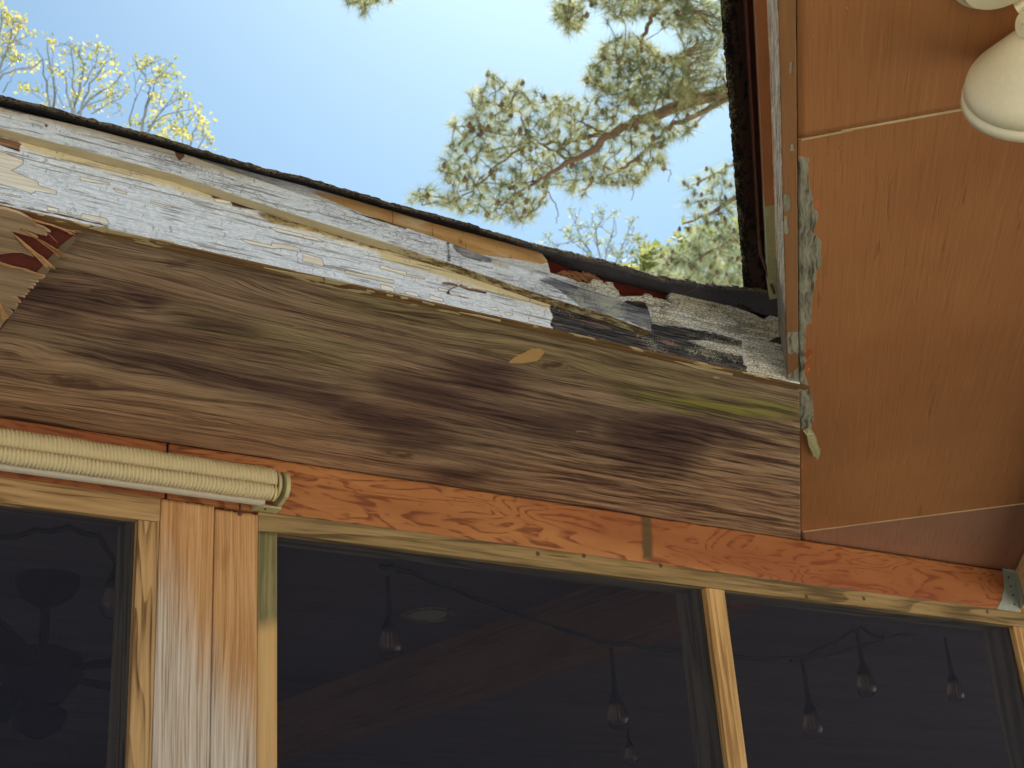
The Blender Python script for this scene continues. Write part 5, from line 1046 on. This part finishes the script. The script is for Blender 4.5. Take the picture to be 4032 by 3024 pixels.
pine('pine_tree', 'bushy pine behind the corner where both roofs meet', (tb2[0], tb2[1], 12.), 19.5, [(cr(T3, [(700, 900), (400, 1250), (150, 1400), (0, 1450)]), .05, .01, 0), (cr(T3, [(600, 900), (380, 1050), (200, 1130), (60, 1200)]), .03, .008, 0), (cr(T3, [(500, 1500), (250, 1600), (50, 1700)]), .04, .008, 0)],
     [(cr(T3, [(-10, 1190), (60, 1130), (180, 1080), (330, 1010), (420, 1000), (420, 1900), (-10, 1900), (-120, 1640), (60, 1560), (-10, 1450)]), 75, 26), (cr(T3, [(-170, 1620), (-30, 1600), (100, 1560), (300, 1500), (400, 1900), (-240, 1900)]), 40, 22)], .004, .26, MAT['needle2'], nn_=60)

def leafy(name, label, base, depth, stems, clusters, r0, size, mat, bark, extra=0, group=None, nleaf=7, hub=None):
    tr = empty(name, (base[0], base[1], 0), label, 'tree', group); b = MB()
    hubp = onD(*hub, depth) if hub else np.array([base[0], base[1], 4.5])
    b.tube([(base[0], base[1], -.1), (base[0]+.05, base[1], hubp[2]*.5), tuple(hubp)], [r0*5, r0*3, r0*1.1], 10); b.build('trunk', bark, tr, grain=(0, 0, 1))
    bb = MB(); nodes = []
    for q, ra, rb in stems:
        P = [onD(u, v, depth+.15*math.sin(i*1.3+u)) for i, (u, v) in enumerate(q)]
        if q is stems[0][0] or True: P = ([hubp] if np.linalg.norm(P[0]-hubp) < 6 and ra > r0*.55 else [])+P
        fine = []
        for i in range(len(P)-1):
            for t in (0, .5): fine.append(P[i]*(1-t)+P[i+1]*t+rng.normal(0, .008, 3)*(t > 0))
        fine.append(P[-1]); k = len(fine); bb.tube(fine, [ra+(rb-ra)*i/(k-1) for i in range(k)], 6); nodes += fine[2:]
    nodes = np.array(nodes); V = []; F = []
    for (u, v, s) in clusters:
        p = onD(u, v, depth+random.uniform(-.35, .35)); d = np.linalg.norm(nodes-p, axis=1); sN = nodes[int(np.argmin(d))]
        below = [q for q in np.argsort(d)[:6] if nodes[q][2] < p[2]]; sN = nodes[below[0]] if below else sN
        mid = (sN+p)/2+rng.normal(0, .02, 3); bb.tube([sN, mid, p], [.004*depth/16, .0035*depth/16, .003*depth/16], 4, cap=False); nodes = np.vstack([nodes, mid, p])
        for k in range(int(nleaf*s)):
            d = nrm(rng.normal(0, 1, 3)+[0, 0, .3]); a = nrm(np.cross(d, rng.normal(0, 1, 3))); L = size*random.uniform(.6, 1.15)*s**.4; w = L*.28; o = p+rng.normal(0, size*.5*s, 3)
            n2 = np.cross(d, a); k0 = len(V)
            V += [o, o+d*L*.45+a*w+n2*w*.3, o+d*L, o+d*L*.45-a*w+n2*w*.3]; F.append((k0, k0+1, k0+2, k0+3))
    bb.build('branches', bark, tr, grain=(1, 0, 0)); build('crown', V, F, mat, tr); return tr
c1 = lambda q: cr(T1, q)
def cl(o, pts): return [(o[0]+x/o[2], o[1]+y/o[2], s) for x, y, s in pts]
# centre-left budding tree
clB = [(285, 240, .7), (310, 265, 1), (345, 275, 1.1), (365, 290, .9), (448, 265, 1), (452, 300, .8), (495, 290, .8), (520, 298, .9), (552, 310, 1.2), (390, 350, 1.1), (415, 335, .8), (435, 350, .7), (632, 278, 1.1), (640, 300, .7), (605, 330, 1.1), (690, 315, 1.1), (705, 340, .9), (665, 345, .8), (740, 375, .8), (745, 408, .7), (505, 345, .9), (515, 378, 1), (570, 380, 1.2), (590, 385, .8), (625, 405, .8), (660, 400, .7), (245, 385, .9), (270, 385, .7), (225, 375, .6), (545, 420, 1), (540, 440, .8), (485, 420, .6), (310, 440, .9), (355, 450, .8), (385, 430, .8), (390, 470, 1), (410, 490, 1.1), (450, 465, .9), (355, 495, .7), (515, 480, .9), (490, 515, 1), (510, 510, .8), (565, 520, .8), (600, 490, .6), (635, 465, 1), (665, 455, .9), (720, 445, .9), (755, 465, .7), (790, 480, .8), (820, 470, .8), (665, 525, 1.2), (570, 500, .5), (685, 575, 1), (700, 570, .9), (750, 565, 1), (825, 575, .9), (820, 590, .6), (355, 555, .8), (350, 590, .7), (470, 620, 1.3), (485, 630, 1), (515, 600, .6), (555, 605, .8), (535, 635, .7), (600, 590, .8), (640, 600, .8), (670, 600, 1), (690, 600, .9), (775, 600, .8), (720, 640, .9), (725, 665, 1.2), (735, 640, .8), (785, 700, .7), (610, 690, 1.1), (600, 700, .8), (645, 720, .7), (430, 695, .9), (665, 665, .6), (320, 660, 1.4), (300, 665, 1.1), (375, 685, .8), (145, 570, 1.2), (165, 580, 1), (190, 590, .9), (245, 580, 1.1), (255, 600, .9), (135, 560, .9), (780, 725, .6), (715, 745, .5)]
leafy('budding_tree', 'tree with scattered yellow green young leaves left of centre above the roof edge', onD(300*1., 1000, 16), 16, [(c1(q), r, r2) for q, r, r2 in [
    ([(480, 800), (480, 700), (495, 640), (520, 560), (535, 500), (548, 430), (520, 370), (505, 330)], .02, .006), ([(350, 800), (345, 700), (350, 560), (330, 460), (318, 380), (305, 290)], .016, .005), ([(320, 720), (305, 600), (280, 480), (275, 380), (235, 310)], .013, .004), ([(500, 740), (560, 670), (620, 620), (700, 570), (760, 520), (800, 480)], .013, .004),
    ([(520, 760), (545, 640), (580, 540), (640, 480), (690, 400), (725, 380)], .013, .004), ([(470, 740), (430, 600), (425, 500), (400, 480)], .010, .004), ([(490, 620), (470, 520), (475, 420), (462, 320), (450, 270)], .010, .004), ([(540, 560), (580, 480), (625, 410), (645, 320)], .008, .003), ([(350, 560), (340, 420), (345, 350)], .007, .003), ([(560, 690), (660, 650), (740, 600), (820, 580)], .008, .003), ([(590, 740), (660, 700), (780, 640), (800, 610)], .008, .003), ([(420, 700), (380, 620), (360, 560)], .006, .003), ([(640, 480), (640, 430), (700, 350)], .006, .003)]],
    cl(T1, clB), .03, .062, MAT['leaf'], MAT['bark2'], group='budding trees beyond the roof', hub=(290, 620))
clA = [(8, 40, .8), (40, 70, 1.1), (45, 100, 1.2), (75, 100, 1.1), (95, 115, 1), (130, 140, 1), (100, 160, 1.4), (125, 170, 1.3), (145, 160, .9), (20, 130, .9), (15, 150, 1), (50, 160, .8), (215, 210, 1.1), (75, 195, 1), (60, 220, 1), (40, 240, .9), (12, 250, 1), (125, 220, .9), (120, 290, .8), (185, 300, .7), (60, 300, 1), (90, 320, 1), (55, 330, 1.1), (5, 305, .7), (70, 360, 1), (45, 370, .9), (100, 370, .9), (150, 378, 1), (15, 360, .8), (185, 418, 1), (215, 435, .7), (85, 445, .8), (120, 375, .8), (-40, 200, 1.4), (-60, 320, 1.4), (-80, 120, 1.3), (-20, 280, 1.2)]
leafy('budding_tree', 'leafier yellow green tree at the far left edge of the sky', onD(-200, 1000, 15), 15, [(c1(q), r, r2) for q, r, r2 in [([(-60, 700), (-10, 460), (20, 380), (60, 280), (75, 180), (60, 90)], .018, .006), ([(-40, 600), (20, 480), (110, 450), (220, 430), (270, 390)], .012, .005), ([(-10, 480), (60, 430), (110, 390)], .008, .003), ([(60, 290), (100, 240), (130, 170)], .008, .003), ([(20, 600), (50, 540), (70, 510)], .007, .003), ([(100, 280), (150, 245), (200, 220)], .005, .003), ([(-60, 420), (-10, 300), (5, 200), (10, 60)], .010, .004), ([(10, 290), (100, 260), (180, 305)], .005, .003)]],
    cl(T1, clA)+[(x/1.646+random.uniform(-16, 16), y/1.646+random.uniform(-16, 16), .6) for x, y, s in clA], .03, .058, MAT['leaf'], MAT['bark2'], group='budding trees beyond the roof', hub=(-40, 620))
clC = [(875, 385, 1), (885, 400, .7), (890, 435, .9), (930, 390, .9), (925, 410, .8), (960, 405, 1), (980, 410, 1.3), (995, 395, 1), (945, 415, .8), (1110, 400, 1), (1075, 425, 1), (1125, 445, .8), (1040, 440, 1), (1050, 465, 1.1), (1065, 480, 1.2), (1110, 490, 1), (1150, 500, .9), (1130, 490, .7), (970, 525, .9), (950, 530, .8), (995, 530, .8), (1015, 515, 1.2), (1025, 510, 1), (1080, 560, 1), (1140, 565, .9), (1195, 600, .9), (1190, 620, 1), (1165, 635, 1.1), (1150, 630, .8), (975, 625, .9), (990, 640, 1), (1025, 620, 1.3), (1035, 640, 1.1), (1025, 660, .8), (1230, 660, 1), (1080, 665, .8), (1285, 700, 1), (1295, 735, .7), (1145, 710, 1.1), (1150, 725, 1.2), (1165, 745, .9), (1175, 715, .7), (1010, 705, .7), (975, 720, .6), (1235, 745, .8), (1270, 765, 1), (1310, 770, 1.5), (1325, 790, 1.4), (1300, 790, 1), (1355, 825, 1.1), (990, 790, 1), (1000, 765, .9), (1020, 755, 1), (1055, 770, 1.1), (1075, 770, .9), (1195, 810, 1.1), (1190, 850, 1.1), (1180, 850, .9), (1120, 820, 1.5), (1110, 835, 1.4), (1085, 860, 1.4), (1130, 850, 1.1), (1150, 845, 1), (1285, 855, 1.3), (1300, 850, 1.1), (865, 780, 1), (880, 795, 1.1), (900, 780, .9), (835, 800, .8), (1020, 830, .8), (990, 830, .9), (1215, 895, 1.3), (1205, 890, 1), (1355, 885, 1.2), (1360, 905, .9), (1250, 905, .8), (1350, 940, .9), (1060, 880, 1)]
leafy('budding_tree', 'sloping cluster of yellow green leaves nearest the middle above the roof edge', onD(620, 1200, 17), 17, [(c1(q), r, r2) for q, r, r2 in [([(915, 880), (925, 780), (945, 700), (965, 640), (975, 570), (940, 490), (900, 440), (880, 400)], .02, .006), ([(845, 820), (855, 720), (890, 620), (880, 540), (865, 470)], .009, .003), ([(870, 650), (910, 580)], .005, .003), ([(950, 690), (990, 610), (1000, 540), (1050, 480), (1100, 420)], .012, .004), ([(960, 860), (1030, 740), (1080, 680), (1130, 600)], .010, .004), ([(1000, 540), (1080, 540), (1150, 500)], .007, .003),
    ([(960, 830), (1060, 750), (1180, 720), (1280, 705)], .009, .003), ([(1030, 720), (1110, 670), (1200, 605)], .007, .003), ([(1230, 960), (1250, 860), (1290, 790)], .010, .004), ([(1280, 970), (1320, 900), (1330, 830)], .008, .003), ([(1130, 900), (1120, 840)], .007, .003), ([(1180, 930), (1195, 830)], .007, .003), ([(1140, 740), (1150, 780)], .004, .002), ([(930, 450), (985, 410)], .005, .003)]],
    cl(T1, clC)+[(x/1.646+random.uniform(-12, 12), y/1.646+random.uniform(-12, 12), .5) for x, y, s in clC[::2]], .03, .066, MAT['leaf'], MAT['bark2'], group='budding trees beyond the roof', hub=(570, 700))
# pale bare tree behind the corner, olive leafed tree beside it
dd = lambda q: cr(T2, q); rr = random.Random(4)
bare = [(dd([(1640, 1800), (1620, 1640), (1560, 1560), (1520, 1460), (1510, 1370)]), .02, .005), (dd([(1680, 1750), (1660, 1600), (1650, 1480), (1700, 1420), (1660, 1350)]), .018, .005), (dd([(1700, 1760), (1720, 1620), (1760, 1500), (1770, 1390)]), .014, .004), (dd([(1750, 1800), (1800, 1640), (1850, 1540), (1870, 1440)]), .016, .004), (dd([(1850, 1640), (1900, 1560), (1950, 1550)]), .008, .003), (dd([(1600, 1640), (1480, 1560), (1440, 1500)]), .010, .003), (dd([(1560, 1560), (1480, 1500)]), .006, .003), (dd([(1660, 1560), (1600, 1480)]), .006, .003), (dd([(1800, 1650), (1740, 1560)]), .006, .003), (dd([(1820, 1700), (1960, 1640), (2030, 1620)]), .01, .003), (dd([(1500, 1700), (1380, 1600), (1320, 1540)]), .008, .003)]
cls = [(u+rr.uniform(-22, 22), v+rr.uniform(-22, 22), rr.uniform(.4, .8)) for q, _, _ in bare for (u, v) in q[-3:] for k in range(9)]
leafy('bare_tree', 'pale twiggy tree with tiny buds in front of the white sky near the corner', onD(2400, 1500, 24), 24, bare, cls, .03, .085, MAT['needle2'], MAT['bark2'], nleaf=5, hub=(2370, 1130))
rr = random.Random(9); oq = cr(T3, [(-330, 1680), (-250, 1620), (-120, 1650), (0, 1560), (120, 1500), (330, 1400), (420, 1400), (420, 1950), (-330, 1950)])
ocl = [(u, v, rr.uniform(.8, 1.4)) for u, v in fillpoly(oq, 130, 11)]
leafy('leafy_tree', 'olive green leafy tree low in the corner between the two roofs', onD(2900, 1600, 22), 22, [(cr(T3, [(0, 1900), (-60, 1750), (-200, 1680)]), .03, .006), (cr(T3, [(150, 1950), (180, 1750), (220, 1560), (300, 1450)]), .04, .008), (cr(T3, [(80, 1900), (60, 1740), (60, 1620)]), .02, .006)], ocl, .04, .17, MAT['leaf2'], MAT['bark'], nleaf=10, hub=(2780, 1250))
